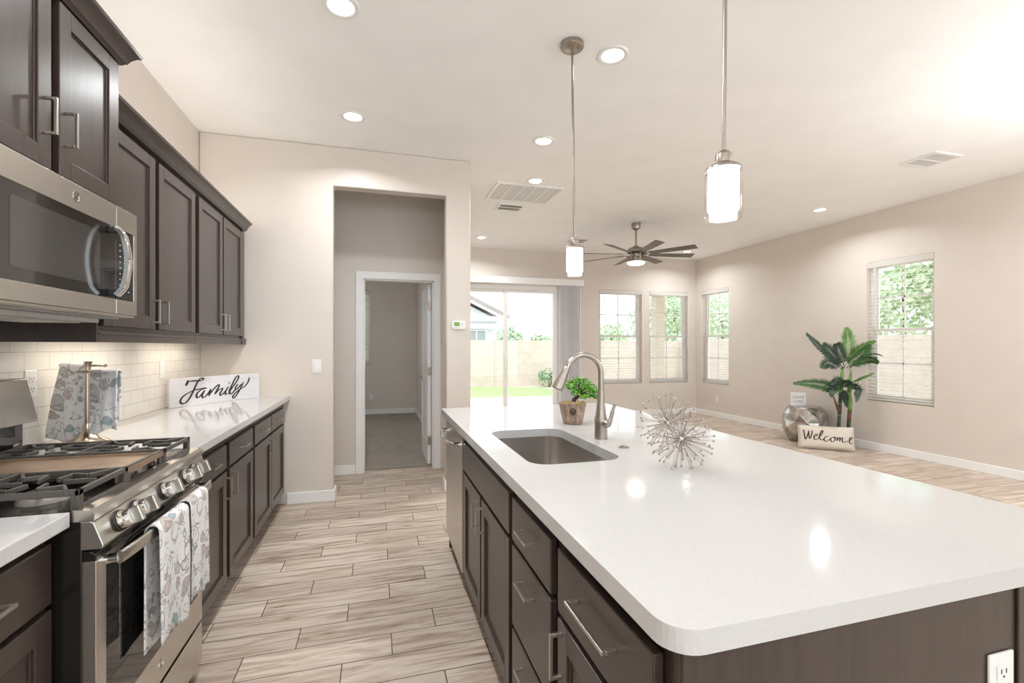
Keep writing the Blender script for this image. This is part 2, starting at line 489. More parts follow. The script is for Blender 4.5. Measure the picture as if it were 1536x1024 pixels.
# ------------------------------------------------------------------ mesh builder
class MB:
    def __init__(self, mat=None):
        self.bm = bmesh.new()
        self.M = mat or Matrix.Identity(4)
    def v(self, *p):
        return self.bm.verts.new(self.M @ Vector(p))
    def face(self, vs):
        try:
            return self.bm.faces.new(vs)
        except ValueError:
            return None
    def box(self, x0, x1, y0, y1, z0, z1):
        c = [self.v(x, y, z) for x in (x0, x1) for y in (y0, y1) for z in (z0, z1)]
        for q in ((0, 1, 3, 2), (4, 6, 7, 5), (0, 4, 5, 1), (2, 3, 7, 6), (0, 2, 6, 4), (1, 5, 7, 3)):
            self.face([c[i] for i in q])
        return self
    def loft(self, rings, cap0=True, cap1=True, closed=True):
        R = [[self.v(*p) for p in r] for r in rings]
        n = len(R[0])
        for a, b in zip(R, R[1:]):
            for i in range(n if closed else n - 1):
                j = (i + 1) % n
                self.face([a[i], a[j], b[j], b[i]])
        if cap0:
            self.face(R[0][::-1])
        if cap1:
            self.face(R[-1])
        return self
    def lathe(self, prof, cx=0, cy=0, seg=32, cap=True):
        rings = [[(cx + r * math.cos(2 * PI * i / seg), cy + r * math.sin(2 * PI * i / seg), z) for i in range(seg)] for r, z in prof]
        return self.loft(rings, cap, cap)
    def tube(self, pts, r, seg=12, cap=True, flat=None):
        pts = [Vector(p) for p in pts]
        n = len(pts)
        rs = r if isinstance(r, (list, tuple)) else [r] * n
        up = None
        rings = []
        for i, p in enumerate(pts):
            t = (pts[min(i + 1, n - 1)] - pts[max(i - 1, 0)]).normalized()
            if up is None:
                a = Vector((0, 0, 1)) if abs(t.z) < 0.9 else Vector((1, 0, 0))
                up = (a - t * a.dot(t)).normalized()
            else:
                up = (up - t * up.dot(t)).normalized()
            s = t.cross(up)
            fl = flat or 1.0
            rings.append([tuple(p + up * rs[i] * math.cos(2 * PI * k / seg) + s * rs[i] * fl * math.sin(2 * PI * k / seg)) for k in range(seg)])
        return self.loft(rings, cap, cap)
    def bar(self, p0, p1, w, h, up=(0, 0, 1)):
        p0, p1, up = Vector(p0), Vector(p1), Vector(up)
        t = (p1 - p0).normalized()
        s = t.cross(up).normalized()
        u = s.cross(t)
        rings = [[tuple(p + s * a * w / 2 + u * b * h / 2) for a, b in ((-1, -1), (1, -1), (1, 1), (-1, 1))] for p in (p0, p1)]
        return self.loft(rings)
    def prism(self, poly, axis, lo, hi):
        """poly: 2D points in the two other axes (order x,y,z without axis)"""
        def mk(a, b, c):
            return {'x': (c, a, b), 'y': (a, c, b), 'z': (a, b, c)}[axis]
        return self.loft([[mk(a, b, lo) for a, b in poly], [mk(a, b, hi) for a, b in poly]])
    def slab(self, outer, holes, z0, z1):
        bm2 = bmesh.new()
        es = []
        for loop in [outer] + holes:
            vs = [bm2.verts.new(self.M @ Vector((x, y, z1))) for x, y in loop]
            for i in range(len(vs)):
                es.append(bm2.edges.new((vs[i], vs[(i + 1) % len(vs)])))
        bmesh.ops.triangle_fill(bm2, use_beauty=True, use_dissolve=False, edges=es)
        r = bmesh.ops.extrude_face_region(bm2, geom=list(bm2.faces))
        d = self.M.to_3x3() @ Vector((0, 0, z0 - z1))
        bmesh.ops.translate(bm2, vec=d, verts=[g for g in r['geom'] if isinstance(g, bmesh.types.BMVert)])
        me = bpy.data.meshes.new('tmp')
        bm2.to_mesh(me)
        bm2.free()
        self.bm.from_mesh(me)
        bpy.data.meshes.remove(me)
        return self
    def sphere(self, c, r, seg=16, rings=8, sz=1.0):
        prof = [(max(1e-4, r * math.sin(PI * i / rings)), c[2] - r * sz * math.cos(PI * i / rings)) for i in range(rings + 1)]
        return self.lathe(prof, c[0], c[1], seg)
    def grid(self, fn, nu, nv):
        V = [[self.v(*fn(i / nu, j / nv)) for j in range(nv + 1)] for i in range(nu + 1)]
        for i in range(nu):
            for j in range(nv):
                self.face([V[i][j], V[i + 1][j], V[i + 1][j + 1], V[i][j + 1]])
        return self

ORG = {}
def link(name, mb, mat, parent=None, bevel=0.0, smooth=None, segs=2, origin=None, solid=0.0, recalc=True, sub=0):
    bm = mb.bm
    if recalc:
        bmesh.ops.recalc_face_normals(bm, faces=list(bm.faces))
    if parent is not None:
        org = ORG[parent.as_pointer()]
    elif origin is not None:
        org = Vector(origin)
    else:
        xs = [v.co for v in bm.verts]
        lo = [min(c[i] for c in xs) for i in range(3)]
        hi = [max(c[i] for c in xs) for i in range(3)]
        org = Vector(((lo[0] + hi[0]) / 2, (lo[1] + hi[1]) / 2, lo[2]))
    bmesh.ops.translate(bm, vec=-org, verts=list(bm.verts))
    me = bpy.data.meshes.new(name)
    bm.to_mesh(me)
    bm.free()
    if isinstance(mat, (list, tuple)):
        for x in mat:
            me.materials.append(x)
    else:
        me.materials.append(mat)
    o = bpy.data.objects.new(name, me)
    COL.objects.link(o)
    ORG[o.as_pointer()] = org
    if parent is not None:
        o.parent = parent
    else:
        o.location = org
    if solid:
        md = o.modifiers.new('solid', 'SOLIDIFY')
        md.thickness = solid
        md.offset = 0
    if bevel:
        md = o.modifiers.new('bevel', 'BEVEL')
        md.width = bevel
        md.segments = segs
        md.limit_method = 'ANGLE'
        md.angle_limit = math.radians(35)
    if sub:
        md = o.modifiers.new('sub', 'SUBSURF')
        md.levels = md.render_levels = sub
    if smooth:
        for p in me.polygons:
            p.use_smooth = True
        if smooth is not True:
            me.set_sharp_from_angle(angle=math.radians(smooth))
    return o

def thing(name, label, cat, loc=(0, 0, 0), group=None):
    o = bpy.data.objects.new(name, None)
    COL.objects.link(o)
    o.empty_display_size = 0.1
    o.location = loc
    ORG[o.as_pointer()] = Vector(loc)
    o['label'] = label
    o['category'] = cat
    if group:
        o['group'] = group
    return o

def tag(o, label, cat, group=None, kind=None):
    o['label'] = label
    o['category'] = cat
    if group:
        o['group'] = group
    if kind:
        o['kind'] = kind
    return o

def struct(name, mb, mat, label, cat, **k):
    o = link(name, mb, mat, origin=k.pop('origin', (0, 0, 0)), **k)
    tag(o, label, cat, kind='structure')
    return o

def rrect(x0, x1, y0, y1, r, n=6):
    rs = r if isinstance(r, (list, tuple)) else [r] * 4
    out = []
    for (cx, cy, a0, rr) in ((x1, y1, 0, rs[0]), (x0, y1, 90, rs[1]), (x0, y0, 180, rs[2]), (x1, y0, 270, rs[3])):
        sx = -1 if cx == x1 else 1
        sy = -1 if cy == y1 else 1
        for i in range(n + 1):
            a = math.radians(a0 + 90 * i / n)
            out.append((cx + sx * rr + rr * math.cos(a), cy + sy * rr + rr * math.sin(a)))
    return out

def spline(pts, n=10):
    P = [Vector(p) for p in pts]
    P = [P[0] * 2 - P[1]] + P + [P[-1] * 2 - P[-2]]
    out = []
    for i in range(1, len(P) - 2):
        for k in range(n):
            t = k / n
            a, b, c, d = P[i - 1], P[i], P[i + 1], P[i + 2]
            out.append(0.5 * ((2 * b) + (c - a) * t + (2 * a - 5 * b + 4 * c - d) * t * t + (-a + 3 * b - 3 * c + d) * t ** 3))
    out.append(P[-2])
    return out

def ribbon(mb, pts, fmap, wmin, wmax, pen=math.radians(35), n=8):
    """brush stroke: pts in 2D, fmap(u,v)->3D"""
    S = spline([Vector((p[0], p[1])) for p in pts], n)
    L = []
    m = len(S)
    for i, p in enumerate(S):
        t = (S[min(i + 1, m - 1)] - S[max(i - 1, 0)])
        if t.length < 1e-6:
            t = Vector((1, 0))
        t.normalize()
        a = math.atan2(t.y, t.x)
        w = wmin + (wmax - wmin) * abs(math.sin(a - pen))
        e = min(1.0, 0.45 + min(i, m - 1 - i) / 5.0)
        nrm = Vector((-t.y, t.x)) * w * e / 2
        L.append((mb.v(*fmap(*(p + nrm))), mb.v(*fmap(*(p - nrm)))))
    for a, b in zip(L, L[1:]):
        mb.face([a[0], b[0], b[1], a[1]])

def wallcells(mb, u0, u1, z0, z1, holes, mk):
    us = sorted(set([u0, u1] + [h[0] for h in holes] + [h[1] for h in holes]))
    for a, b in zip(us, us[1:]):
        zs = [z0]
        hs = sorted([(h[2], h[3]) for h in holes if h[0] <= a and h[1] >= b])
        cur = z0
        for lo, hi in hs:
            if lo > cur:
                mk(mb, a, b, cur, lo)
            cur = hi
        if cur < z1:
            mk(mb, a, b, cur, z1)

# ------------------------------------------------------------------ room shell
T = 0.15
W1 = (3.99, 4.90, 0.62, 2.40)
W2 = (5.06, 5.94, 0.62, 2.40)
W3 = (7.06, 7.79, 0.62, 2.41)      # along y on the right wall
W4 = (3.80, 4.57, 0.63, 2.41)
SL = (1.25, 3.20, 0.03, 2.42)      # sliding door on the back wall

struct('floor', MB().box(XL - T, XR + T, YF, YB + T, -0.12, 0), M['floor'], 'wood-look plank tile floor of the kitchen and great room', 'floor')
struct('ceiling', MB().box(XL - T, XR + T, YF, YB + T, CZ, CZ + 0.15), M['ceiling'], 'white ceiling with recessed lights', 'ceiling')
struct('wall_left', MB().box(XL - T, XL, YF, YH + 0.13, 0, CZ), M['wall'], 'beige wall behind the range and upper cabinets', 'wall')
# wall with the tall hallway opening: one extruded outline so its edges can be rounded
OX0, OX1, OZ = -0.37, 0.60, 2.71
poly = [(XL, 0), (OX0, 0), (OX0, OZ), (OX1, OZ), (OX1, 0), (0.83, 0), (0.83, CZ), (XL, CZ)]
struct('wall_hall', MB().prism(poly, 'y', YH, YH + 0.13), M['wall'], 'beige wall with the tall hallway opening and a thermostat', 'wall', bevel=0.014, segs=3, smooth=30)
struct('wall_corridor', MB().box(0.70, 0.83, YH + 0.13, DW + 0.1, 0, CZ), M['wall'], 'beige return wall between hallway and living area', 'wall')
mb = MB()
wallcells(mb, XL - T, 0.83, 0, CZ, [(-0.147, 0.585, 0, 2.035)], lambda m, a, b, c, d: m.box(a, b, DW, DW + 0.12, c, d))
struct('wall_bedroom_door', mb, M['wall'], 'beige hallway wall with the white cased bedroom doorway', 'wall')
struct('wall_hall_end', MB().box(XL - T, XL, YH + 0.13, DW, 0, CZ), M['wall'], 'end wall of the short hallway', 'wall')
mb = MB()
wallcells(mb, 0.83, XR + T, 0, CZ, [SL, W1, W2], lambda m, a, b, c, d: m.box(a, b, YB, YB + T, c, d))
struct('wall_back', mb, M['wall'], 'beige back wall with the sliding door and two windows', 'wall')
mb = MB()
wallcells(mb, YF, YB, 0, CZ, [W3, W4], lambda m, a, b, c, d: m.box(XR, XR + T, a, b, c, d))
struct('wall_right', mb, M['wall'], 'long beige right wall with two windows', 'wall')
mb = MB()
wallcells(mb, XL - T, XR + T, 0, CZ, [(-0.9, 2.1, 0.05, 2.75), (2.3, 5.8, 0.05, 2.75)], lambda m, a, b, c, d: m.box(a, b, YF - T, YF, c, d))  # wide openings added here so daylight fills the room
struct('wall_front', mb, M['wall'], 'unseen wall behind the viewer with wide openings added to let in fill light', 'wall')
# bedroom
BX0, BX1, BY = -2.2, 0.73, 9.45
struct('floor_bedroom', MB().box(BX0, BX1, DW + 0.1, BY, -0.12, 0.012), M['carpet'], 'taupe carpet of the bedroom beyond the doorway', 'carpet')
mb = MB()
wallcells(mb, BX0, 0.83, 0, CZ, [(-1.06, -0.15, 0.97, 2.41)], lambda m, a, b, c, d: m.box(a, b, BY, BY + T, c, d))
struct('wall_bedroom_back', mb, M['wall'], 'bedroom back wall seen through the doorway', 'wall')
struct('wall_bedroom_right', MB().box(BX1, 0.83, DW + 0.1, BY, 0, CZ), M['wall'], 'bedroom right wall seen through the doorway', 'wall')
struct('wall_bedroom_left', MB().box(BX0 - T, BX0, DW, BY + T, 0, CZ), M['wall'], 'bedroom left wall', 'wall')
struct('ceiling_bedroom', MB().box(BX0 - T, 0.83, YB + T, BY + T, CZ, CZ + 0.15), M['ceiling'], 'bedroom ceiling', 'ceiling')
struct('ceiling_bedroom.001', MB().box(BX0 - T, XL - T, DW, YB + T, CZ, CZ + 0.15), M['ceiling'], 'bedroom ceiling over its left side', 'ceiling')

def baseboard(name, mb, label):
    struct(name, mb, M['trimwhite'], label, 'baseboard', bevel=0.004)
BH, BT = 0.095, 0.015
baseboard('baseboard_right', MB().box(XR - BT, XR, YF, YB, 0, BH), 'white baseboard along the right wall')
baseboard('baseboard_back', MB().box(3.25, XR - BT, YB - BT, YB, 0, BH), 'white baseboard under the back windows')
baseboard('baseboard_back.001', MB().box(0.83, 1.2, YB - BT, YB, 0, BH), 'white baseboard left of the sliding door')
baseboard('baseboard_hall', MB().box(-0.735, OX0 + BT, YH - BT, YH, 0, BH).box(OX0, OX0 + BT, YH, YH + 0.13 + BT, 0, BH), 'white baseboard wrapping the left side of the hallway opening')
baseboard('baseboard_hall.001', MB().box(OX1 - BT, 0.83 + BT, YH - BT, YH, 0, BH).box(OX1 - BT, OX1, YH, YH + 0.13, 0, BH).box(0.83, 0.83 + BT, YH, YB, 0, BH), 'white baseboard right of the hallway opening')
baseboard('baseboard_corridor', MB().box(XL, -0.227, DW - BT, DW, 0, BH), 'white baseboard left of the bedroom doorway')
baseboard('baseboard_bedroom', MB().box(BX0, BX1, BY - BT, BY, 0.012, BH + 0.012), 'white baseboard on the bedroom back wall')
baseboard('baseboard_bedroom.001', MB().box(BX1 - BT, BX1, DW + 0.14, BY - BT, 0.012, BH + 0.012), 'white baseboard on the bedroom right wall')

# doorway casing and open door
mb = MB()
cw = 0.075
dx0, dx1, dz = -0.147, 0.585, 2.035
mb.prism([(dx0 - cw, 0), (dx0, 0), (dx0, dz), (dx1, dz), (dx1, 0), (dx1 + cw, 0), (dx1 + cw, dz + cw), (dx0 - cw, dz + cw)], 'y', DW - 0.018, DW)
mb.box(dx0, dx0 + 0.015, DW, DW + 0.12, 0, dz)
mb.box(dx1 - 0.015, dx1, DW, DW + 0.12, 0, dz)
mb.box(dx0, dx1, DW, DW + 0.12, dz - 0.015, dz)
struct('trim_1', mb, M['trimwhite'], 'white casing around the bedroom doorway', 'door casing', bevel=0.003)
D = thing('door_1', 'white panelled bedroom door standing open into the room', 'door', (dx1 - 0.015, DW + 0.12, 0))
D['kind'] = 'structure'
hx = dx1 - 0.02
mb = MB()
mb.box(hx - 0.035, hx, DW + 0.13, DW + 0.85, 0.02, 2.01)
slab = link('door_slab', mb, M['doorwhite'], D, bevel=0.002)
mb = MB()
for (z0, z1) in ((0.25, 0.95), (1.10, 1.85)):
    for a, b, c, d in ((DW + 0.25, DW + 0.265, z0, z1), (DW + 0.715, DW + 0.73, z0, z1), (DW + 0.25, DW + 0.73, z0, z0 + 0.015), (DW + 0.25, DW + 0.73, z1 - 0.015, z1)):
        mb.box(hx - 0.040, hx - 0.035, a, b, c, d)
link('door_moulding', mb, M['doorwhite'], slab, bevel=0.002)
for z in (0.28, 1.05, 1.78):
    mb = MB().box(hx - 0.032, hx + 0.002, DW + 0.116, DW + 0.132, z - 0.045, z + 0.045)
    mb.tube([(hx + 0.002, DW + 0.118, z - 0.047), (hx + 0.002, DW + 0.118, z + 0.047)], 0.006, 8)
    link('hinge', mb, M['hinge'], D, bevel=0.001)
mb = MB()
mb.tube([(hx - 0.035, DW + 0.79, 0.95), (hx - 0.043, DW + 0.79, 0.95)], 0.03, 20)
mb.tube([(hx - 0.04, DW + 0.79, 0.95), (hx - 0.085, DW + 0.79, 0.95)], 0.009, 10)
mb.tube([(hx - 0.085, DW + 0.80, 0.95), (hx - 0.087, DW + 0.72, 0.952), (hx - 0.082, DW + 0.68, 0.955)], 0.009, 10)
link('lever_handle', mb, M['nickel'], D, smooth=40)

# ------------------------------------------------------------------ windows
def frameM(kind, u0, plane):
    """local (u, w into the room, z) -> world"""
    if kind == 'back':      # room side is -y
        return Matrix(((1, 0, 0, u0), (0, -1, 0, plane), (0, 0, 1, 0), (0, 0, 0, 1)))
    if kind == 'right':     # room side is -x
        return Matrix(((0, -1, 0, plane), (1, 0, 0, u0), (0, 0, 1, 0), (0, 0, 0, 1)))

def window(n, kind, plane, h, label, double=True):
    u0, u1, z0, z1 = h
    wd = u1 - u0
    Mx = frameM(kind, u0, plane)
    wn = thing('window_%d' % n, label, 'window', Mx @ Vector((wd / 2, -0.1, z0)))
    wn['kind'] = 'structure'
    a, b = -0.145, -0.085
    f = MB(Mx)
    for q in ((0, 0.045, z0, z1), (wd - 0.045, wd, z0, z1), (0.045, wd - 0.045, z0, z0 + 0.045), (0.045, wd - 0.045, z1 - 0.045, z1)):
        f.box(q[0], q[1], a, b, q[2], q[3])
    link('window_frame', f, M['vinyl'], wn, bevel=0.003)
    zm = (z0 + z1) / 2
    for nm, lo, hi, off in (('upper_sash', zm, z1 - 0.045, -0.125), ('lower_sash', z0 + 0.045, zm + 0.03, -0.10)):
        s = MB(Mx)
        t = 0.035
        x0, x1 = 0.045, wd - 0.045
        s.box(x0, x0 + t, off, off + 0.02, lo, hi)
        s.box(x1 - t, x1, off, off + 0.02, lo, hi)
        s.box(x0 + t, x1 - t, off, off + 0.02, lo, lo + t)
        s.box(x0 + t, x1 - t, off, off + 0.02, hi - t, hi)
        so = link(nm, s, M['vinyl'], wn, bevel=0.002)
        s = MB(Mx)
        s.box(wd / 2 - 0.009, wd / 2 + 0.009, off + 0.006, off + 0.016, lo + t, hi - t)
        s.box(x0 + t, x1 - t, off + 0.006, off + 0.016, (lo + hi) / 2 - 0.009, (lo + hi) / 2 + 0.009)
        link('muntin', s, M['vinyl'], so)
        s = MB(Mx)
        s.box(x0 + t, x1 - t, off + 0.009, off + 0.011, lo + t, hi - t)
        link('pane', s, M['glass'], so)
    return Mx

def blind(kind, plane, h, label, tilt=1):
    u0, u1, z0, z1 = h
    wd = u1 - u0
    Mx = frameM(kind, u0, plane)
    bl = thing('window_blind', label, 'blind', Mx @ Vector((wd / 2, -0.03, z0 + 0.01)), 'white slatted window blinds')
    link('valance', MB(Mx).box(0.006, wd - 0.006, -0.055, 0.008, z1 - 0.075, z1 - 0.004), M['slat'], bl, bevel=0.004)
    s = MB(Mx)
    z = z0 + 0.055
    zt = math.radians(tilt)
    hw = 0.024
    while z < z1 - 0.09:
        c, sn = hw * math.cos(zt), hw * math.sin(zt)
        s.loft([[(u, -0.03 - c, z + sn), (u, -0.03, z + 0.003), (u, -0.03 + c, z - sn), (u, -0.03 + c, z - sn - 0.0025), (u, -0.03, z + 0.0005), (u, -0.03 - c, z + sn - 0.0025)] for u in (0.012, wd - 0.012)])
        z += 0.0455
    link('slats', s, M['slat'], bl)
    link('bottom_rail', MB(Mx).box(0.012, wd - 0.012, -0.054, -0.006, z0 + 0.014, z0 + 0.034), M['slat'], bl, bevel=0.003)
    s = MB(Mx)
    for u in (0.14, wd - 0.14):
        for w in (-0.053, -0.007):
            s.tube([(u, w, z0 + 0.03), (u, w, z1 - 0.06)], 0.0012, 5)
    link('ladder_cord', s, M['slat'], bl)
    link('tilt_wand', MB(Mx).tube([(wd * 0.12 if kind == 'back' else wd - 0.1, 0.002, z1 - 0.08), (wd * 0.12 if kind == 'back' else wd - 0.1, 0.006, z1 - 0.75)], 0.004, 8), M['wandplastic'], bl)

window(1, 'back', YB, W1, 'left window of the two on the back wall, by the sliding door')
window(2, 'back', YB, W2, 'back wall window next to the room corner')
window(3, 'right', XR, W3, 'narrow far window on the right wall near the corner')
window(4, 'right', XR, W4, 'large near window on the right wall beside the palm')
blind('back', YB, W1, 'white slatted blind on the back window nearest the sliding door')
blind('back', YB, W2, 'white slatted blind on the back window next to the corner')
blind('right', XR, W3, 'white slatted blind on the far right-wall window by the corner')
blind('right', XR, W4, 'white slatted blind on the right-wall window beside the palm')
window(5, 'back', BY, (-1.06, -0.15, 0.97, 2.41), 'bedroom window at the left of the doorway view')
blind('back', BY, (-1.06, -0.15, 0.97, 2.41), 'white slatted blind in the bedroom seen through the doorway', 35)

# sliding door
S = thing('door_2', 'white sliding glass patio door on the back wall', 'sliding door', (2.22, YB + 0.07, 0))
S['kind'] = 'structure'
u0, u1, z0, z1 = SL
mb = MB()
for q in ((u0, u0 + 0.05, z0, z1), (u1 - 0.05, u1, z0, z1), (u0 + 0.05, u1 - 0.05, z0 - 0.03, z0 + 0.03), (u0 + 0.05, u1 - 0.05, z1 - 0.08, z1)):
    mb.box(q[0], q[1], YB + 0.03, YB + 0.13, q[2], q[3])
link('door_frame', mb, M['trimwhite'], S, bevel=0.003)
mid = 2.19
for nm, a, b, yy in (('fixed_panel', u0 + 0.05, mid + 0.035, YB + 0.085), ('sliding_panel', mid - 0.035, u1 - 0.05, YB + 0.045)):
    mb = MB()
    t = 0.065
    lo, hi = z0 + 0.03, z1 - 0.085
    mb.box(a, a + t, yy, yy + 0.035, lo, hi).box(b - t, b, yy, yy + 0.035, lo, hi)
    mb.box(a + t, b - t, yy, yy + 0.035, lo, lo + 0.08).box(a + t, b - t, yy, yy + 0.035, hi - 0.045, hi)
    p = link(nm, mb, M['vinyl'], S, bevel=0.003)
    link('pane', MB().box(a + t, b - t, yy + 0.015, yy + 0.018, lo + 0.08, hi - 0.045), M['glass'], p)
    if nm == 'sliding_panel':
        mb = MB().box(a + 0.02, a + 0.045, yy - 0.025, yy, 0.95, 1.15)
        link('pull_handle', mb, M['vinyl'], p, bevel=0.004)
V = thing('vertical_blind', 'white vertical vane blind stacked at the right side of the sliding door', 'blind', (3.36, YB - 0.06, 0.04))
link('valance', MB().box(1.10, 3.63, YB - 0.115, YB, 2.43, 2.545), M['trimwhite'], V, bevel=0.006)
n = 15
for i in range(n):
    u = 3.16 + i * 0.028
    mb = MB()
    pts = [(u - 0.002, YB - 0.10), (u + 0.022, YB - 0.085), (u + 0.030, YB - 0.055), (u + 0.020, YB - 0.022), (u + 0.0185, YB - 0.023), (u + 0.0275, YB - 0.055), (u + 0.020, YB - 0.083), (u - 0.003, YB - 0.0985)]
    mb.prism(pts, 'z', 0.04, 2.44)
    link('vane', mb, M['verticalblind'], V)

# ------------------------------------------------------------------ lamps in the ceiling
def lamp(name, kind, loc, watts, color, parent=None, **k):
    l = bpy.data.lights.new(name, kind)
    l.energy = watts
    l.color = color
    for a, v in k.items():
        setattr(l, a, v)
    o = bpy.data.objects.new(name, l)
    COL.objects.link(o)
    if parent is not None:
        o.parent = parent
        o.location = Vector(loc) - ORG[parent.as_pointer()]
    else:
        o.location = loc
    return o
WARM = (0.94, 0.975, 1.0)
cans = [(-0.18, 2.51, 'recessed ceiling light at the top of the view above the aisle'),
        (-0.18, 3.69, 'recessed ceiling light above the aisle in front of the hallway opening'),
        (1.335, 2.49, 'recessed ceiling light just right of the pendant canopy'),
        (1.335, 3.69, 'recessed ceiling light above the far end of the island'),
        (1.575, 4.60, 'recessed ceiling light touching the return air grille'),
        (1.572, 7.22, 'recessed ceiling light nearest the sliding door'),
        (5.35, 4.58, 'recessed ceiling light near the right wall'),
        (5.385, 7.25, 'recessed ceiling light near the far corner behind the fan'),
        (-0.18, 1.32, 'recessed ceiling light above the range aisle'),
        (1.335, -0.6, 'recessed ceiling light behind the viewer over the island end'),
        (5.35, 1.9, 'recessed ceiling light near the right wall beside the near window'),
        (3.45, -0.8, 'recessed ceiling light at the near end of the great room')]
for (x, y, lab) in cans:
    c = thing('recessed_light', lab, 'ceiling light', (x, y, CZ), 'recessed ceiling lights')
    prof = [(0.062, CZ - 0.004), (0.072, CZ - 0.010), (0.088, CZ - 0.008), (0.094, CZ), (0.062, CZ)]
    mb = MB()
    rings = [[(x + r * math.cos(2 * PI * i / 40), y + r * math.sin(2 * PI * i / 40), z) for i in range(40)] for r, z in prof + prof[:1]]
    mb.loft(rings, False, False)
    link('trim_ring', mb, M['plastic'], c, smooth=40)
    link('lens', MB().lathe([(0.066, CZ - 0.004), (0.060, CZ - 0.008), (0.001, CZ - 0.010)], x, y, 40), M['lamp'], c, smooth=40)
    lamp('lamp', 'AREA', (x, y, CZ - 0.016), CAN_GREAT_W if x > 1.5 else (CAN_AISLE_W if x < 0 else CAN_W), WARM, c, shape='DISK', size=0.12, spread=math.radians(150))

# pendants
def pendant(x, y, lean, label):
    p = thing('pendant_lamp', label, 'pendant lamp', (x, y, CZ), 'pendant lamps over the island')
    mb = MB().lathe([(0.066, CZ), (0.066, CZ - 0.022), (0.062, CZ - 0.026), (0.02, CZ - 0.028), (0.008, CZ - 0.034), (0.001, CZ - 0.034)], x, y, 40)
    can = link('canopy', mb, M['nickel'], p, smooth=40)
    for s in (-1, 1):
        link('screw', MB().tube([(x + s * 0.03, y - 0.02, CZ - 0.026), (x + s * 0.03, y - 0.02, CZ - 0.036)], 0.006, 10), M['nickel'], can)
    link('rod', MB().tube([(x, y, CZ - 0.03), (x, y, 1.925)], 0.0068, 14), M['nickel'], p, smooth=40)
    prof = [(0.012, 1.945), (0.024, 1.935), (0.026, 1.93), (0.026, 1.905), (0.030, 1.901), (0.050, 1.893), (0.0555, 1.886), (0.0555, 1.880), (0.001, 1.882)]
    link('socket_cap', MB().lathe(prof, x, y, 40), M['nickel'], p, smooth=40)
    prof = [(0.044, 1.879), (0.046, 1.875), (0.046, 1.757), (0.043, 1.752), (0.001, 1.7515)]
    link('frosted_shade', MB().lathe(prof, x, y, 40), M['shadelit'], p, smooth=50)
    mb = MB()
    pr = [(0.0555, 1.880), (0.0555, 1.732), (0.0545, 1.730), (0.0530, 1.731)]
    rings = [[(x + r * math.cos(2 * PI * i / 40), y + r * math.sin(2 * PI * i / 40), z) for i in range(40)] for r, z in pr]
    mb.loft(rings, False, False)
    link('clear_glass_sleeve', mb, M['shadeglass'], p, smooth=40)
    lamp('bulb', 'POINT', (x, y, 1.700), PEND_W, WARM, p, shadow_soft_size=0.045)
    p.rotation_euler = (0, -math.radians(lean), 0)
pendant(1.065, 2.465, 0.7, 'far brushed nickel pendant lamp with glass cylinder shade over the faucet')
pendant(1.065, 1.237, -0.6, 'near brushed nickel pendant lamp with large lit cylinder shade')

# unseen globe lamps added to brighten the ceiling, right of and behind the view
def globe(x, y, label, mat='globe'):
    g = thing('added_globe_pendant', label, 'pendant lamp', (x, y, CZ))
    link('canopy', MB().lathe([(0.06, CZ), (0.06, CZ - 0.02), (0.001, CZ - 0.025)], x, y, 28), M['nickel'], g, smooth=40)
    link('rod', MB().tube([(x, y, CZ - 0.02), (x, y, 2.36)], 0.007, 12), M['nickel'], g, smooth=40)
    link('globe_shade', MB().sphere((x, y, 2.22), 0.15, 32, 20), M[mat], g, smooth=True)
globe(4.35, 1.15, 'unseen opal globe pendant added right of the view for the ceiling glow')
globe(-0.4, -0.9, 'unseen opal globe pendant added behind the viewer to brighten the kitchen', 'globedim')
c = thing('recessed_light', 'unseen recessed ceiling light added to brighten the bedroom', 'ceiling light', (-0.9, 7.2, CZ), 'recessed ceiling lights')
link('lens', MB().lathe([(0.066, CZ - 0.004), (0.060, CZ - 0.008), (0.001, CZ - 0.010)], -0.9, 7.2, 40), M['lamp'], c, smooth=40)
lamp('lamp', 'AREA', (-0.9, 7.2, CZ - 0.016), 8.0, WARM, c, shape='DISK', size=0.12)  # unseen lamp added to lift the dim bedroom

# ceiling fan
FX, FY = 3.478, 5.811
F = thing('ceiling_fan', 'brushed nickel eight-blade ceiling fan with light in the great room', 'ceiling fan', (FX, FY, CZ))
link('canopy', MB().lathe([(0.062, CZ), (0.064, CZ - 0.05), (0.058, CZ - 0.075), (0.03, CZ - 0.09), (0.02, CZ - 0.1), (0.001, CZ - 0.1)], FX, FY, 32), M['nickel'], F, smooth=40)
link('downrod', MB().tube([(FX, FY, CZ - 0.09), (FX, FY, 2.72)], 0.014, 16), M['nickel'], F, smooth=40)
link('motor_housing', MB().lathe([(0.03, 2.735), (0.05, 2.72), (0.10, 2.70), (0.125, 2.67), (0.125, 2.64), (0.09, 2.62), (0.08, 2.585), (0.001, 2.585)], FX, FY, 40), M['nickel'], F, smooth=40)
link('light_housing', MB().lathe([(0.08, 2.585), (0.128, 2.575), (0.132, 2.56), (0.132, 2.51), (0.125, 2.505), (0.001, 2.505)], FX, FY, 40), M['nickel'], F, smooth=40)
link('light_lens', MB().lathe([(0.122, 2.507), (0.115, 2.485), (0.08, 2.470), (0.001, 2.464)], FX, FY, 40), M['fanlens'], F, smooth=60)
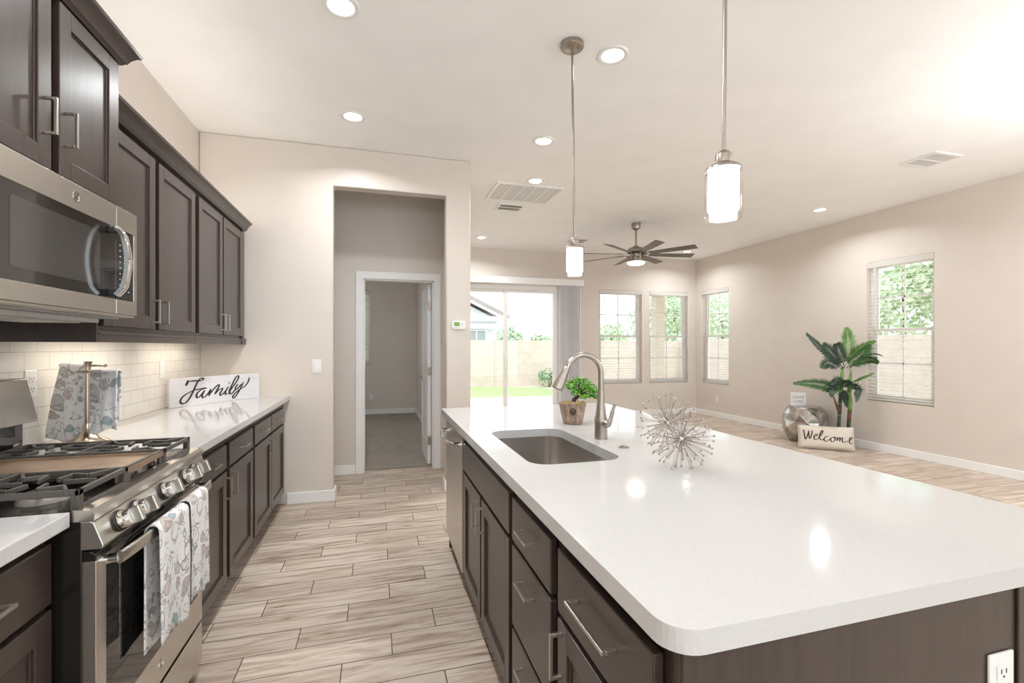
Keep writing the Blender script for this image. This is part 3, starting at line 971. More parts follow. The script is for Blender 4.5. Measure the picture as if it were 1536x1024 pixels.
for k in range(8):
    a = -PI / 2 - 0.276 + 0.09 + k * PI / 4
    R = Matrix.Translation((FX, FY, 2.615)) @ Matrix.Rotation(a, 4, 'Z') @ Matrix.Rotation(math.radians(-13), 4, 'X')
    mb = MB(R)
    mb.prism([(0.20, -0.045), (0.83, -0.062), (0.83, 0.062), (0.20, 0.045)], 'z', -0.004, 0.004)
    b = link('blade', mb, M['fanwood'], F, bevel=0.002)
    mb = MB(R)
    mb.prism([(0.07, -0.016), (0.27, -0.028), (0.27, 0.028), (0.07, 0.016)], 'z', 0.005, 0.010)
    mb.prism([(0.07, -0.016), (0.15, -0.016), (0.15, 0.016), (0.07, 0.016)], 'z', -0.014, 0.005)
    link('blade_arm', mb, M['nickel'], b, bevel=0.002)

# grilles and registers
g = thing('return_air_grille', 'large white return air grille with five filter bays in the ceiling', 'air grille', (1.56, 5.0, CZ))
gx0, gx1, gy0, gy1 = 1.20, 1.945, 4.72, 5.30
mb = MB()
zt = CZ - 0.014
mb.slab([(gx0, gy0), (gx1, gy0), (gx1, gy1), (gx0, gy1)], [[(gx0 + 0.035, gy0 + 0.035), (gx1 - 0.035, gy0 + 0.035), (gx1 - 0.035, gy1 - 0.035), (gx0 + 0.035, gy1 - 0.035)]], zt, CZ)
bay = (gx1 - gx0 - 0.07) / 5
for i in range(1, 5):
    x = gx0 + 0.035 + bay * i
    mb.box(x - 0.007, x + 0.007, gy0 + 0.035, gy1 - 0.035, zt, CZ)
link('frame', mb, M['plastic'], g, bevel=0.002)
for i in range(5):
    x = gx0 + 0.035 + bay * i
    mb = MB().box(x + 0.007, x + bay - 0.007, gy0 + 0.035, gy1 - 0.035, CZ - 0.004, CZ)
    nl = 36
    for j in range(nl):
        yy = gy0 + 0.04 + (gy1 - gy0 - 0.08) * j / nl
        mb.prism([(yy, CZ - 0.004), (yy + 0.008, CZ - 0.012), (yy + 0.009, CZ - 0.012), (yy + 0.0015, CZ - 0.004)], 'x', x + 0.007, x + bay - 0.007)
    link('louvre_panel', mb, M['mesh'], g)

def register(x0, x1, y0, y1, label, two=True, alongx=True):
    g = thing('ceiling_register', label, 'air register', ((x0 + x1) / 2, (y0 + y1) / 2, CZ))
    mb = MB()
    zt = CZ - 0.012
    w = 0.032
    mb.box(x0, x1, y0, y0 + w, zt, CZ).box(x0, x1, y1 - w, y1, zt, CZ).box(x0, x0 + w, y0 + w, y1 - w, zt, CZ).box(x1 - w, x1, y0 + w, y1 - w, zt, CZ)
    mb.box(x0 + w, x1 - w, (y0 + y1) / 2 - 0.010, (y0 + y1) / 2 + 0.010, zt, CZ)
    link('frame', mb, M['plastic'], g, bevel=0.003)
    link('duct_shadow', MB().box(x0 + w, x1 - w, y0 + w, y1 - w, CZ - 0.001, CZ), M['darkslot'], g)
    mb = MB()
    n = 14
    for half in ((y0 + w, (y0 + y1) / 2 - 0.010), ((y0 + y1) / 2 + 0.010, y1 - w)):
        for j in range(n):
            x = x0 + w + (x1 - x0 - 2 * w) * (j + 0.5) / n
            mb.box(x - 0.0045, x + 0.0045, half[0], half[1], CZ - 0.010, CZ - 0.003)
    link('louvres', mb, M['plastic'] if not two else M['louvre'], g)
register(1.40, 1.735, 5.42, 5.69, 'small ceiling register beside the large return air grille')
register(2.96, 3.28, 6.85, 7.14, 'ceiling register behind the far pendant lamp near the back wall')
register(4.73, 5.07, 2.92, 3.23, 'ceiling register near the right wall at the upper right', two=False)
SP = tag(link('ceiling_sprinkler', MB().lathe([(0.006, CZ), (0.006, CZ - 0.01), (0.001, CZ - 0.012)], 1.11, 1.98, 12), M['darkslot']), 'tiny dark screw hook in the white ceiling above the island', 'ceiling hook')
SP.name = 'ceiling_hook'

# ------------------------------------------------------------------ wall plates
def plate(kind, pos, axis, label, size=(0.072, 0.115)):
    """axis: outward direction"""
    n = Vector(axis)
    up = Vector((0, 0, 1))
    u = up.cross(n).normalized()
    Mx = Matrix(((u.x, n.x, 0, pos[0]), (u.y, n.y, 0, pos[1]), (0, 0, 1, pos[2]), (0, 0, 0, 1)))
    nm = {'outlet': 'wall_outlet', 'switch': 'light_switch', 'cover': 'blank_wall_plate'}[kind]
    r = thing(nm, label, {'outlet': 'outlet', 'switch': 'switch', 'cover': 'wall plate'}[kind], pos)
    w, h = size
    link('cover_plate', MB(Mx).box(-w / 2, w / 2, 0, 0.006, -h / 2, h / 2), M['plastic'], r, bevel=0.003)
    if kind == 'switch':
        link('rocker', MB(Mx).prism([(0.006, -0.034), (0.012, -0.034), (0.008, 0.034), (0.006, 0.034)], 'x', -0.017, 0.017), M['plastic'], r, bevel=0.001)
    elif kind == 'outlet':
        for s in (-1, 1):
            ins = link('receptacle', MB(Mx).box(-0.017, 0.017, 0.006, 0.0085, s * 0.021 - 0.014, s * 0.021 + 0.014), M['plastic'], r, bevel=0.004)
            q = MB(Mx)
            for a in (-0.007, 0.007):
                q.box(a - 0.0012, a + 0.0012, 0.0085, 0.009, s * 0.021 - 0.002, s * 0.021 + 0.007)
            q.tube([(0, 0.0084, s * 0.021 - 0.008), (0, 0.009, s * 0.021 - 0.008)], 0.0025, 8)
            link('slot', q, M['darkslot'], ins)
plate('switch', (-0.503, YH, 1.157), (0, -1, 0), 'white rocker light switch left of the hallway opening')
plate('outlet', (XR, 7.36, 0.34), (-1, 0, 0), 'white outlet low on the right wall near the far corner')
plate('outlet', (-0.124, BY, 0.35), (0, -1, 0), 'white outlet low on the bedroom wall beyond the doorway')
plate('outlet', (XL + 0.008, 2.385, 1.17), (1, 0, 0), 'white outlet on the subway tile beside the range backguard')
plate('cover', (XL + 0.008, 3.60, 1.17), (1, 0, 0), 'blank white wall plate on the tile above the Family sign')
plate('outlet', (1.186, 0.625, 0.662), (0, -1, 0), 'white outlet on the dark end panel of the island')
TH = thing('thermostat', 'white wall thermostat with green screen right of the hallway opening', 'thermostat', (0.715, YH, 1.522))
mb = MB().prism(rrect(0.652, 0.778, 1.482, 1.562, 0.02), 'y', YH - 0.024, YH)
th = link('housing', mb, M['plastic'], TH, bevel=0.004)
link('screen', MB().box(0.672, 0.722, YH - 0.026, YH - 0.023, 1.512, 1.548), M['lcd'], TH)
mb = MB()
for i in range(3):
    mb.box(0.675 + i * 0.018, 0.685 + i * 0.018, YH - 0.026, YH - 0.023, 1.494, 1.499)
for (a, b) in ((0.742, 1.540), (0.752, 1.530), (0.742, 1.519)):
    mb.box(a - 0.004, a + 0.004, YH - 0.026, YH - 0.023, b - 0.003, b + 0.003)
link('buttons', mb, M['greyink'], TH)

# ------------------------------------------------------------------ cabinets
# local frame for a run: (u along y, w outward, z)
def runM(xf, s):
    return Matrix(((0, s, 0, xf), (1, 0, 0, 0), (0, 0, 1, 0), (0, 0, 0, 1)))

def shaker(Mx, u0, u1, z0, z1, fr=0.058, t=0.02):
    mb = MB(Mx)
    mb.box(u0, u0 + fr, -t, 0, z0, z1).box(u1 - fr, u1, -t, 0, z0, z1)
    mb.box(u0 + fr, u1 - fr, -t, 0, z0, z0 + fr).box(u0 + fr, u1 - fr, -t, 0, z1 - fr, z1)
    mb.box(u0 + fr - 0.001, u1 - fr + 0.001, -t, -0.010, z0 + fr - 0.001, z1 - fr + 0.001)
    # inner bead
    b = 0.006
    mb.box(u0 + fr, u0 + fr + b, -0.012, -0.006, z0 + fr, z1 - fr).box(u1 - fr - b, u1 - fr, -0.012, -0.006, z0 + fr, z1 - fr)
    mb.box(u0 + fr + b, u1 - fr - b, -0.012, -0.006, z0 + fr, z0 + fr + b).box(u0 + fr + b, u1 - fr - b, -0.012, -0.006, z1 - fr - b, z1 - fr)
    return mb

def pull(Mx, parent, cu, cz, L, vertical, out=0.032):
    mb = MB(Mx)
    t = 0.0085
    if vertical:
        mb.box(cu - t / 2, cu + t / 2, out - t, out, cz - L / 2, cz + L / 2)
        for s in (-1, 1):
            e = cz + s * (L / 2 - t / 2)
            mb.box(cu - t / 2, cu + t / 2, 0, out - t, e - t / 2, e + t / 2)
    else:
        mb.box(cu - L / 2, cu + L / 2, out - t, out, cz - t / 2, cz + t / 2)
        for s in (-1, 1):
            e = cu + s * (L / 2 - t / 2)
            mb.box(e - t / 2, e + t / 2, 0, out - t, cz - t / 2, cz + t / 2)
    return link('handle', mb, M['nickelpull'], parent, bevel=0.001)

def door(Mx, root, u0, u1, z0, z1, hu, hz, L=0.112):
    d = link('door', shaker(Mx, u0, u1, z0, z1), M['wood'], root, bevel=0.0018)
    pull(Mx, d, hu, hz, L, True)
    return d

def drawer(Mx, root, u0, u1, z0, z1, hz, L=0.112):
    d = link('drawer', MB(Mx).box(u0, u1, -0.02, 0, z0, z1), M['woodh'], root, bevel=0.003)
    if L:
        pull(Mx, d, (u0 + u1) / 2, hz, L, False)
    return d

def base_body(root, xw, xf, y0, y1, s, top=0.876, left_end=True):
    """carcass with face frame; xw wall side, xf door face"""
    fx = xf - s * 0.021
    mb = MB()
    xw = xw + 0.022
    y1 = min(y1, YH - 0.02)
    a, b = min(xw, fx), max(xw, fx)
    mb.box(a, b, y0, y1, 0.105, top)
    link('carcass', mb, M['woodframe'], root, bevel=0.001)
    tk = fx - s * 0.065
    mb = MB()
    mb.box(min(xw, tk), max(xw, tk), y0, y1, 0, 0.105)
    link('toe_kick', mb, M['plinth'], root)

# --- left wall base cabinets, beyond the range
XBF = -0.74
Mb = runM(XBF, 1)
c = thing('base_cabinet', 'dark base cabinet with two drawers and two doors between range and corner unit', 'cabinet', (-1.05, 2.71, 0), 'base cabinets on the left wall')
base_body(c, XL, XBF, 2.19, 3.225, 1)
drawer(Mb, c, 2.225, 2.685, 0.705, 0.825, 0.765)
drawer(Mb, c, 2.735, 3.205, 0.705, 0.825, 0.765)
door(Mb, c, 2.225, 2.685, 0.13, 0.69, 2.655, 0.61)
door(Mb, c, 2.735, 3.205, 0.13, 0.69, 2.765, 0.61)
c = thing('base_cabinet', 'dark base cabinet with two drawers and two doors against the hallway wall', 'cabinet', (-1.05, 3.75, 0), 'base cabinets on the left wall')
base_body(c, XL, XBF, 3.226, 4.285, 1)
drawer(Mb, c, 3.25, 3.72, 0.705, 0.825, 0.765)
drawer(Mb, c, 3.732, 4.20, 0.705, 0.825, 0.765)
door(Mb, c, 3.25, 3.72, 0.13, 0.69, 3.69, 0.61)
door(Mb, c, 3.732, 4.20, 0.13, 0.69, 3.762, 0.61)
# --- near base cabinet (left of the range)
Mn = runM(-0.765, 1)
c = thing('base_cabinet', 'dark base cabinet at the lower left, before the range', 'cabinet', (-1.05, 0.95, 0), 'base cabinets on the left wall')
base_body(c, XL, -0.765, 0.45, 1.418, 1)
drawer(Mn, c, 0.945, 1.405, 0.698, 0.845, 0.778, 0.13)
drawer(Mn, c, 0.48, 0.930, 0.698, 0.845, 0.778, 0.13)
door(Mn, c, 0.945, 1.405, 0.13, 0.683, 0.975, 0.60)
door(Mn, c, 0.48, 0.930, 0.13, 0.683, 0.90, 0.60)
# countertops
def counter(name, mb, label, **k):
    o = link(name, mb, M['quartz'], bevel=0.003)
    return tag(o, label, 'countertop')
counter('countertop', MB().box(XL, -0.711, 2.187, YH, 0.876, 0.914), 'white speckled countertop running from the range to the hallway wall')
counter('countertop', MB().box(XL, -0.735, 0.45, 1.418, 0.876, 0.914), 'short white countertop at the lower left before the range')
# backsplash
struct('trim_2', MB().box(XL, XL + 0.008, 0.45, YH, 0.9145, 1.42), M['tile'], 'white subway tile backsplash under the upper cabinets', 'backsplash')

# --- upper cabinets
def crown(root, xf, y0, y1, ztop, ends):
    """crown moulding: profile (outward, up)"""
    P = [(-0.022, 0), (0.006, 0), (0.010, 0.006), (0.018, 0.012), (0.026, 0.030), (0.042, 0.050), (0.052, 0.054), (0.054, 0.066), (-0.022, 0.066)]
    z0 = ztop - 0.066
    mb = MB()
    r0 = [(xf + w, y0 - (w if ends[0] and w > 0 else 0), z0 + z) for w, z in P]
    r1 = [(xf + w, y1 + (w if ends[1] and w > 0 else 0), z0 + z) for w, z in P]
    mb.loft([r0, r1])
    if ends[1]:
        a = [(xf + w, y1 + (w if w > 0 else w), z0 + z) for w, z in P]
        b = [(XL + 0.003, y1 + w, z0 + z) for w, z in P]
        mb.loft([a, b])
    if ends[0]:
        a = [(xf + w, y0 - w, z0 + z) for w, z in P]
        b = [(XL + 0.003, y0 - w, z0 + z) for w, z in P]
        mb.loft([a, b])
    return link('crown_moulding', mb, M['woodh'], root, smooth=25)

XU = -1.03
Mu = runM(XU, 1)
def upper(label, y0, y1, doors, last=False):
    c = thing('upper_cabinet', label, 'cabinet', (-1.2, (y0 + y1) / 2, 1.34), 'upper cabinets on the left wall')
    link('carcass', MB().box(XL + 0.02, XU - 0.021, y0, min(y1, YH - 0.015), 1.391, 2.26), M['woodframe'], c, bevel=0.001)
    link('light_rail', MB().box(XU - 0.045, XU - 0.012, y0, y1, 1.342, 1.39).box(XU - 0.045, XU - 0.006, y0, y1, 1.372, 1.380), M['woodh'], c, bevel=0.002)
    for (a, b, hu) in doors:
        door(Mu, c, a, b, 1.407, 2.225, hu, 1.492, 0.112)
    return c
cA = upper('dark double-door upper cabinet next to the microwave', 2.18, 3.175, [(2.195, 2.635, 2.605), (2.675, 3.145, 2.705)])
link('side_panel', MB().box(XL + 0.002, XU - 0.012, 2.168, 2.18, 1.342, 2.26), M['wood'], cA)
crown(cA, XU, 2.18, 3.175, 2.315, (False, False))
cB = upper('dark double-door upper cabinet against the hallway wall', 3.176, 4.285, [(3.205, 3.648, 3.618), (3.672, 4.135, 3.70)])
link('side_panel', MB().box(XU - 0.021, XU - 0.006, 4.15, 4.20, 1.342, 2.26), M['wood'], cB)
crown(cB, XU, 3.176, 4.20, 2.315, (False, False))
XM = -0.955
cM = thing('upper_cabinet', 'taller dark double-door cabinet mounted above the microwave', 'cabinet', (-1.17, 1.77, 1.85), 'upper cabinets on the left wall')
link('carcass', MB().box(XL + 0.02, XM - 0.021, 1.40, 2.14, 1.85, 2.43), M['woodframe'], cM, bevel=0.001)
link('side_panel', MB().box(XL + 0.002, XM - 0.004, 2.128, 2.142, 1.85, 2.43), M['wood'], cM)
Mm = runM(XM, 1)
door(Mm, cM, 1.79, 2.128, 1.862, 2.405, 1.822, 2.015)
door(Mm, cM, 1.412, 1.752, 1.862, 2.405, 1.722, 2.015)
crown(cM, XM, 1.40, 2.142, 2.475, (False, True))
# upper cabinet beyond the left edge of the view
cN = thing('upper_cabinet', 'dark upper cabinet at the far left outside the range bay', 'cabinet', (-1.2, 0.93, 1.34), 'upper cabinets on the left wall')
link('carcass', MB().box(XL + 0.02, XU - 0.021, 0.47, 1.398, 1.39, 2.26), M['woodframe'], cN, bevel=0.001)
door(Mu, cN, 0.49, 0.925, 1.407, 2.225, 0.895, 1.492)
door(Mu, cN, 0.94, 1.385, 1.407, 2.225, 0.97, 1.492)
crown(cN, XU, 0.47, 1.398, 2.315, (True, False))
# under cabinet strip lights
for (a, b, lab) in ((2.35, 3.05, 'slim strip light under the upper cabinet by the microwave'), (3.3, 4.0, 'slim strip light under the upper cabinet by the hallway wall')):
    s = thing('under_cabinet_light', lab, 'strip light', (-1.22, (a + b) / 2, 1.375), 'under-cabinet strip lights')
    link('housing', MB().box(-1.25, -1.19, a, b, 1.372, 1.389), M['plastic'], s, bevel=0.002)
    link('lens', MB().box(-1.245, -1.195, a + 0.02, b - 0.02, 1.370, 1.372), M['striplens'], s)
    lamp('strip_lamp', 'AREA', (-1.22, (a + b) / 2, 1.367), 0.7, (1.0, 0.86, 0.68), s, shape='RECTANGLE', size=0.04, size_y=b - a - 0.05)

# unseen strip lights added atop the upper cabinets to brighten wall and ceiling
for (a, b, x, z, lab) in ((2.25, 4.15, -1.22, 2.262, 'unseen strip light added on top of the far upper cabinets to brighten wall and ceiling'), (1.45, 2.08, -1.19, 2.432, 'unseen strip light added on top of the cabinet above the microwave to brighten the ceiling')):
    s = thing('added_cove_light', lab, 'strip light', (x, (a + b) / 2, z))
    link('housing', MB().box(x - 0.03, x + 0.03, a, b, z, z + 0.015), M['plastic'], s, bevel=0.002)
    link('lens', MB().box(x - 0.025, x + 0.025, a + 0.02, b - 0.02, z + 0.015, z + 0.017), M['striplens'], s)
    l = lamp('strip_lamp', 'AREA', (x, (a + b) / 2, z + 0.022), 0.98 * (b - a), (1.0, 0.96, 0.90), s, shape='RECTANGLE', size=0.04, size_y=b - a - 0.05)
    l.rotation_euler = (PI, 0, 0)

# ------------------------------------------------------------------ microwave
MX = -0.915
mw = thing('microwave_oven', 'stainless over-the-range microwave with black window and bowed handle', 'microwave', (-1.15, 1.80, 1.42))
Y0, Y1 = 1.42, 2.18
link('housing', MB().box(XL, MX - 0.045, Y0, Y1, 1.445, 1.845), M['blackplastic'], mw, bevel=0.003)
link('side_panel', MB().box(-1.20, MX - 0.03, Y1 - 0.012, Y1, 1.445, 1.845), M['steelv'], mw, bevel=0.002)
dj = 2.03
dr = MB()
dr.box(MX - 0.04, MX, Y0, dj - 0.001, 1.757, 1.838)
dr.box(MX - 0.04, MX, Y0, dj - 0.001, 1.445, 1.498)
dr.box(MX - 0.04, MX, Y0, Y0 + 0.012, 1.498, 1.757)
link('door', dr, M['steel'], mw, bevel=0.0015)
pn = MB()
pn.box(MX - 0.04, MX, dj + 0.001, Y1, 1.757, 1.838).box(MX - 0.04, MX, dj + 0.001, Y1, 1.445, 1.498).box(MX - 0.04, MX, 2.155, Y1, 1.498, 1.757)
link('control_frame', pn, M['steel'], mw, bevel=0.0015)
gl = link('door_glass', MB().box(MX - 0.03, MX - 0.002, Y0 + 0.012, dj - 0.002, 1.498, 1.757), M['blackglass'], mw, bevel=0.001)
link('window_screen', MB().prism(rrect(1.52, 1.93, 1.535, 1.722, 0.012), 'x', MX - 0.0025, MX - 0.0014), M['mwglass'], gl)
cp = link('control_panel', MB().box(MX - 0.03, MX - 0.002, dj + 0.002, 2.153, 1.500, 1.755), M['blackglass'], mw, bevel=0.002)
mb = MB()
random.seed(3)
for i in range(9):
    for j in range(3):
        z = 1.53 + i * 0.021
        y = 2.055 + j * 0.03
        mb.box(MX - 0.002, MX - 0.0012, y, y + 0.006 + 0.006 * random.random(), z, z + 0.003)
link('keypad_marks', mb, M['plastic'], cp)
hb = MB()
prof = [(0.022, 1.508), (0.042, 1.535), (0.052, 1.58), (0.056, 1.628), (0.052, 1.675), (0.042, 1.72), (0.022, 1.748)]
S_ = spline([Vector((MX + w, 1.985, z)) for w, z in prof], 6)
rings = []
for i, p in enumerate(S_):
    t = (S_[min(i + 1, len(S_) - 1)] - S_[max(i - 1, 0)]).normalized()
    nrm = Vector((t.z, 0, -t.x))
    rings.append([tuple(p + nrm * a + Vector((0, b, 0))) for a, b in ((0.006, -0.015), (0.009, -0.006), (0.009, 0.006), (0.006, 0.015), (-0.006, 0.015), (-0.006, -0.015))])
hb.loft(rings)
hd = link('handle', hb, M['chrome'], mw, smooth=50)
mb = MB().box(MX - 0.002, MX + 0.030, 1.973, 1.997, 1.505, 1.528).box(MX - 0.002, MX + 0.030, 1.973, 1.997, 1.728, 1.751)
link('handle_mount', mb, M['blackplastic'], hd, bevel=0.003)

def emblem(root, Mx, cu, cz, r):
    """round raised monogram: ring with two script letters, local (u, w, z)"""
    mb = MB(Mx)
    ring = []
    for rr, ww in ((r, 0.0), (r, 0.0015), (r * 0.86, 0.0015), (r * 0.86, 0.0)):
        ring.append([(cu + rr * math.cos(2 * PI * i / 32), ww, cz + rr * math.sin(2 * PI * i / 32)) for i in range(32)])
    mb.loft(ring, False, False)
    def fm(u, v):
        return (cu + u * r, 0.0012, cz + v * r)
    ribbon(mb, [(-0.05, 0.35), (-0.25, 0.5), (-0.5, 0.2), (-0.5, -0.3), (-0.25, -0.45), (-0.05, -0.2), (-0.05, 0.0), (-0.25, 0.0)], fm, 0.10, 0.14, n=5)
    ribbon(mb, [(0.5, 0.4), (0.3, 0.5), (0.1, 0.3), (0.25, 0.08), (0.38, 0.05), (0.2, 0.0), (0.05, -0.25), (0.25, -0.45), (0.52, -0.3)], fm, 0.10, 0.14, n=5)
    return link('emblem', mb, M['chrome'], root)
emblem(mw, runM(MX, 1), 1.795, 1.797, 0.017)
# underside
ub = MB().box(-1.30, MX - 0.05, Y0 + 0.02, Y1 - 0.02, 1.430, 1.446).box(-1.20, -0.99, Y0 + 0.06, Y1 - 0.10, 1.412, 1.431)
un = link('underside_tray', ub, M['greyplastic'], mw, bevel=0.004)
link('grease_filter', MB().box(-1.18, -1.02, 1.50, 1.75, 1.408, 1.413).box(-1.18, -1.02, 1.80, 2.02, 1.408, 1.413), M['filter'], un)
link('vent_lip', MB().prism([(MX - 0.06, 1.446), (MX - 0.002, 1.446), (MX - 0.002, 1.443), (MX - 0.05, 1.432)], 'y', Y0, Y1) if False else MB().box(MX - 0.08, MX - 0.006, Y0 + 0.005, Y1 - 0.005, 1.436, 1.445), M['steel'], mw, bevel=0.002)

# ------------------------------------------------------------------ range
rg = thing('gas_range', 'stainless gas range with black oven door, griddle and five knobs', 'range', (-1.03, 1.80, 0))
Y0, Y1 = 1.424, 2.18
RB = -1.355
link('body', MB().box(RB, -0.715, Y0, Y1, 0.05, 0.885), M['enamel'], rg, bevel=0.002)
link('cooktop', MB().prism([(RB, 0.885), (-0.69, 0.885), (-0.688, 0.902), (-0.697, 0.912), (-0.735, 0.915), (-0.742, 0.906), (RB, 0.906)], 'y', Y0, Y1), M['steel'], rg, smooth=25)
link('burner_well', MB().box(-1.27, -0.75, Y0 + 0.015, Y1 - 0.015, 0.904, 0.909), M['enamel'], rg)
cpn = link('control_panel', MB().prism([(-0.72, 0.884), (-0.697, 0.884), (-0.690, 0.880), (-0.669, 0.820), (-0.673, 0.812), (-0.72, 0.812)], 'y', Y0, Y1), M['steel'], rg, bevel=0.002)
# knobs, axis normal to the sloping panel
nx = Vector((0.058, 0, 0.021)).normalized()
for ky in (1.518, 1.607, 1.790, 1.962, 2.048):
    p = Vector((-0.6795, ky, 0.850))
    mb = MB().tube([p, p + nx * 0.006], 0.029, 28)
    k = link('knob_skirt', mb, M['blackplastic'], rg, smooth=40)
    mb = MB()
    mb.tube([p + nx * 0.006, p + nx * 0.012, p + nx * 0.030, p + nx * 0.034], [0.0245, 0.0265, 0.0225, 0.0215], 28)
    kk = link('knob', mb, M['chrome'], k, smooth=40)
    up = Vector((-nx.z, 0, nx.x))
    mb = MB()
    a, b = p + nx * 0.046 - up * 0.022, p + nx * 0.046 + up * 0.022
    mb.bar(a, b, 0.016, 0.026, tuple(nx))
    kb = link('knob_grip', mb, M['steelv'], k, bevel=0.003)
# oven door
DX = -0.688
link('door_top_vent', MB().prism([(-0.735, 0.806), (-0.700, 0.806), (DX, 0.797), (DX, 0.780), (-0.735, 0.780)], 'y', Y0 + 0.006, Y1 - 0.006), M['enamel'], rg, bevel=0.002)
od = MB()
od.box(DX - 0.04, DX, 1.432, 1.478, 0.222, 0.780)
od.box(DX - 0.04, DX, 2.130, 2.174, 0.222, 0.780)
od.box(DX - 0.04, DX, 1.478, 2.130, 0.222, 0.335)
od.box(DX - 0.04, DX, 1.478, 2.130, 0.765, 0.780)
odo = link('oven_door', od, M['steelv'], rg, bevel=0.002)
link('oven_glass', MB().box(DX - 0.03, DX - 0.001, 1.478, 2.130, 0.335, 0.765), M['blackglass'], odo)
mb = MB()
for g0 in (1.50, 1.66, 1.82, 1.98):
    for i in range(3):
        mb.box(DX - 0.0005, DX + 0.0006, g0, g0 + 0.11, 0.7835 + i * 0.0048, 0.7855 + i * 0.0048)
link('vent_slots', mb, M['steel'], odo)
mb = MB()
rings = []
for i in range(25):
    t_ = i / 24
    yy = 1.462 + 0.680 * t_
    xc = -0.652 + 0.016 * math.sin(PI * t_) ** 0.7
    rings.append([(xc + p[0], yy, 0.772 + p[1]) for p in rrect(-0.007, 0.007, -0.017, 0.017, 0.0065, 3)])
mb.loft(rings)
oh = link('oven_handle', mb, M['steel'], rg, smooth=35)
for yy in (1.456, 2.148):
    link('handle_mount', MB().tube([(DX - 0.002, yy + (0.014 if yy < 1.8 else -0.014), 0.768), (-0.656, yy + (0.014 if yy < 1.8 else -0.014), 0.771)], 0.013, 16), M['chrome'], oh, smooth=40)
emblem(rg, runM(DX, 1), 1.80, 0.278, 0.018)
link('storage_drawer', MB().box(DX - 0.04, DX, 1.432, 2.174, 0.055, 0.205), M['steel'], rg, bevel=0.003)
link('leg', MB().tube([(-0.76, 1.47, 0), (-0.76, 1.47, 0.06)], 0.015, 10), M['blackplastic'], rg)
link('leg', MB().tube([(-0.76, 2.13, 0), (-0.76, 2.13, 0.06)], 0.015, 10), M['blackplastic'], rg)
# backguard
link('backguard_base', MB().box(RB, -1.275, Y0, Y1, 0.906, 1.045), M['blackglass'], rg, bevel=0.002)
link('backguard', MB().prism([(RB, 1.04), (-1.232, 1.045), (-1.228, 1.052), (-1.262, 1.203), (-1.27, 1.208), (RB, 1.208)], 'y', Y0, Y1), M['steel'], rg, bevel=0.003)
# burners
for (bx, by, br) in ((-0.87, 1.565, 0.042), (-1.12, 1.565, 0.034), (-0.87, 2.045, 0.046), (-1.12, 2.045, 0.034), (-1.0, 1.805, 0.03)):
    bo = link('burner_base', MB().lathe([(br + 0.014, 0.909), (br + 0.012, 0.916), (br + 0.004, 0.924), (0.001, 0.924)], bx, by, 32), M['capgrey'], rg, smooth=40)
    link('burner_cap', MB().lathe([(br, 0.924), (br, 0.931), (br - 0.006, 0.935), (0.001, 0.935)], bx, by, 32), M['iron'], bo, smooth=40)
def grate(y0, y1):
    mb = MB()
    x0, x1 = -1.255, -0.728
    t, h, zt = 0.011, 0.016, 0.962
    zl = zt - h
    def b(p, q, w=t, hh=h, z=zt):
        mb.bar((p[0], p[1], z - hh / 2), (q[0], q[1], z - hh / 2), w, hh)
    b((x0, y0 + t / 2), (x1, y0 + t / 2))
    b((x0, y1 - t / 2), (x1, y1 - t / 2))
    b((x0 + t / 2, y0), (x0 + t / 2, y1))
    b((x1 - t / 2, y0), (x1 - t / 2, y1), t, 0.014)
    xm = (x0 + x1) / 2
    b((xm, y0), (xm, y1))
    ym = (y0 + y1) / 2
    for cx in (-0.87, -1.12):
        # zig-zag fingers reaching towards the burner
        for sx in (-1, 1):
            for sy in (-1, 1):
                ye = y0 if sy < 0 else y1
                pts = [(cx + sx * 0.115, ye), (cx + sx * 0.075, ym + sy * 0.055), (cx + sx * 0.030, ym + sy * 0.075), (cx + sx * 0.022, ym + sy * 0.022)]
                for p, q in zip(pts, pts[1:]):
                    b(p, q, 0.009, 0.013)
            b((cx + sx * 0.12, ym), (cx + sx * 0.045, ym), 0.009, 0.013)
    for px_ in (x0 + 0.01, xm, x1 - 0.012):
        for py_ in (y0 + 0.008, y1 - 0.008):
            mb.box(px_ - 0.008, px_ + 0.008, py_ - 0.007, py_ + 0.007, 0.909, zl + 0.002)
    # front skirt with openings
    mb.box(x1 - t, x1, y0, y0 + 0.02, 0.915, zt).box(x1 - t, x1, y1 - 0.02, y1, 0.915, zt)
    mb.box(x1 - t, x1, y0, y1, 0.912, 0.920)
    return link('grate', mb, M['iron'], rg, bevel=0.002)
grate(1.440, 1.682)
grate(1.928, 2.165)
gx = MB()
gx.box(-1.235, -0.742, 1.688, 1.922, 0.938, 0.948)
gx.box(-1.243, -0.734, 1.682, 1.690, 0.938, 0.955).box(-1.243, -0.734, 1.920, 1.928, 0.938, 0.955).box(-0.742, -0.730, 1.682, 1.928, 0.938, 0.957).box(-1.247, -1.235, 1.682, 1.928, 0.938, 0.957)
for a in (-1.22, -0.76):
    for b_ in (1.70, 1.91):
        gx.box(a - 0.008, a + 0.008, b_ - 0.008, b_ + 0.008, 0.909, 0.939)
link('griddle_plate', gx, M['griddle'], rg, bevel=0.002)
mb = MB()
mb.box(-0.742, -0.731, 1.686, 1.704, 0.915, 0.960).box(-0.742, -0.731, 1.906, 1.924, 0.915, 0.960).box(-0.742, -0.731, 1.686, 1.924, 0.950, 0.961)
link('griddle_frame', mb, M['iron'], rg, bevel=0.002)

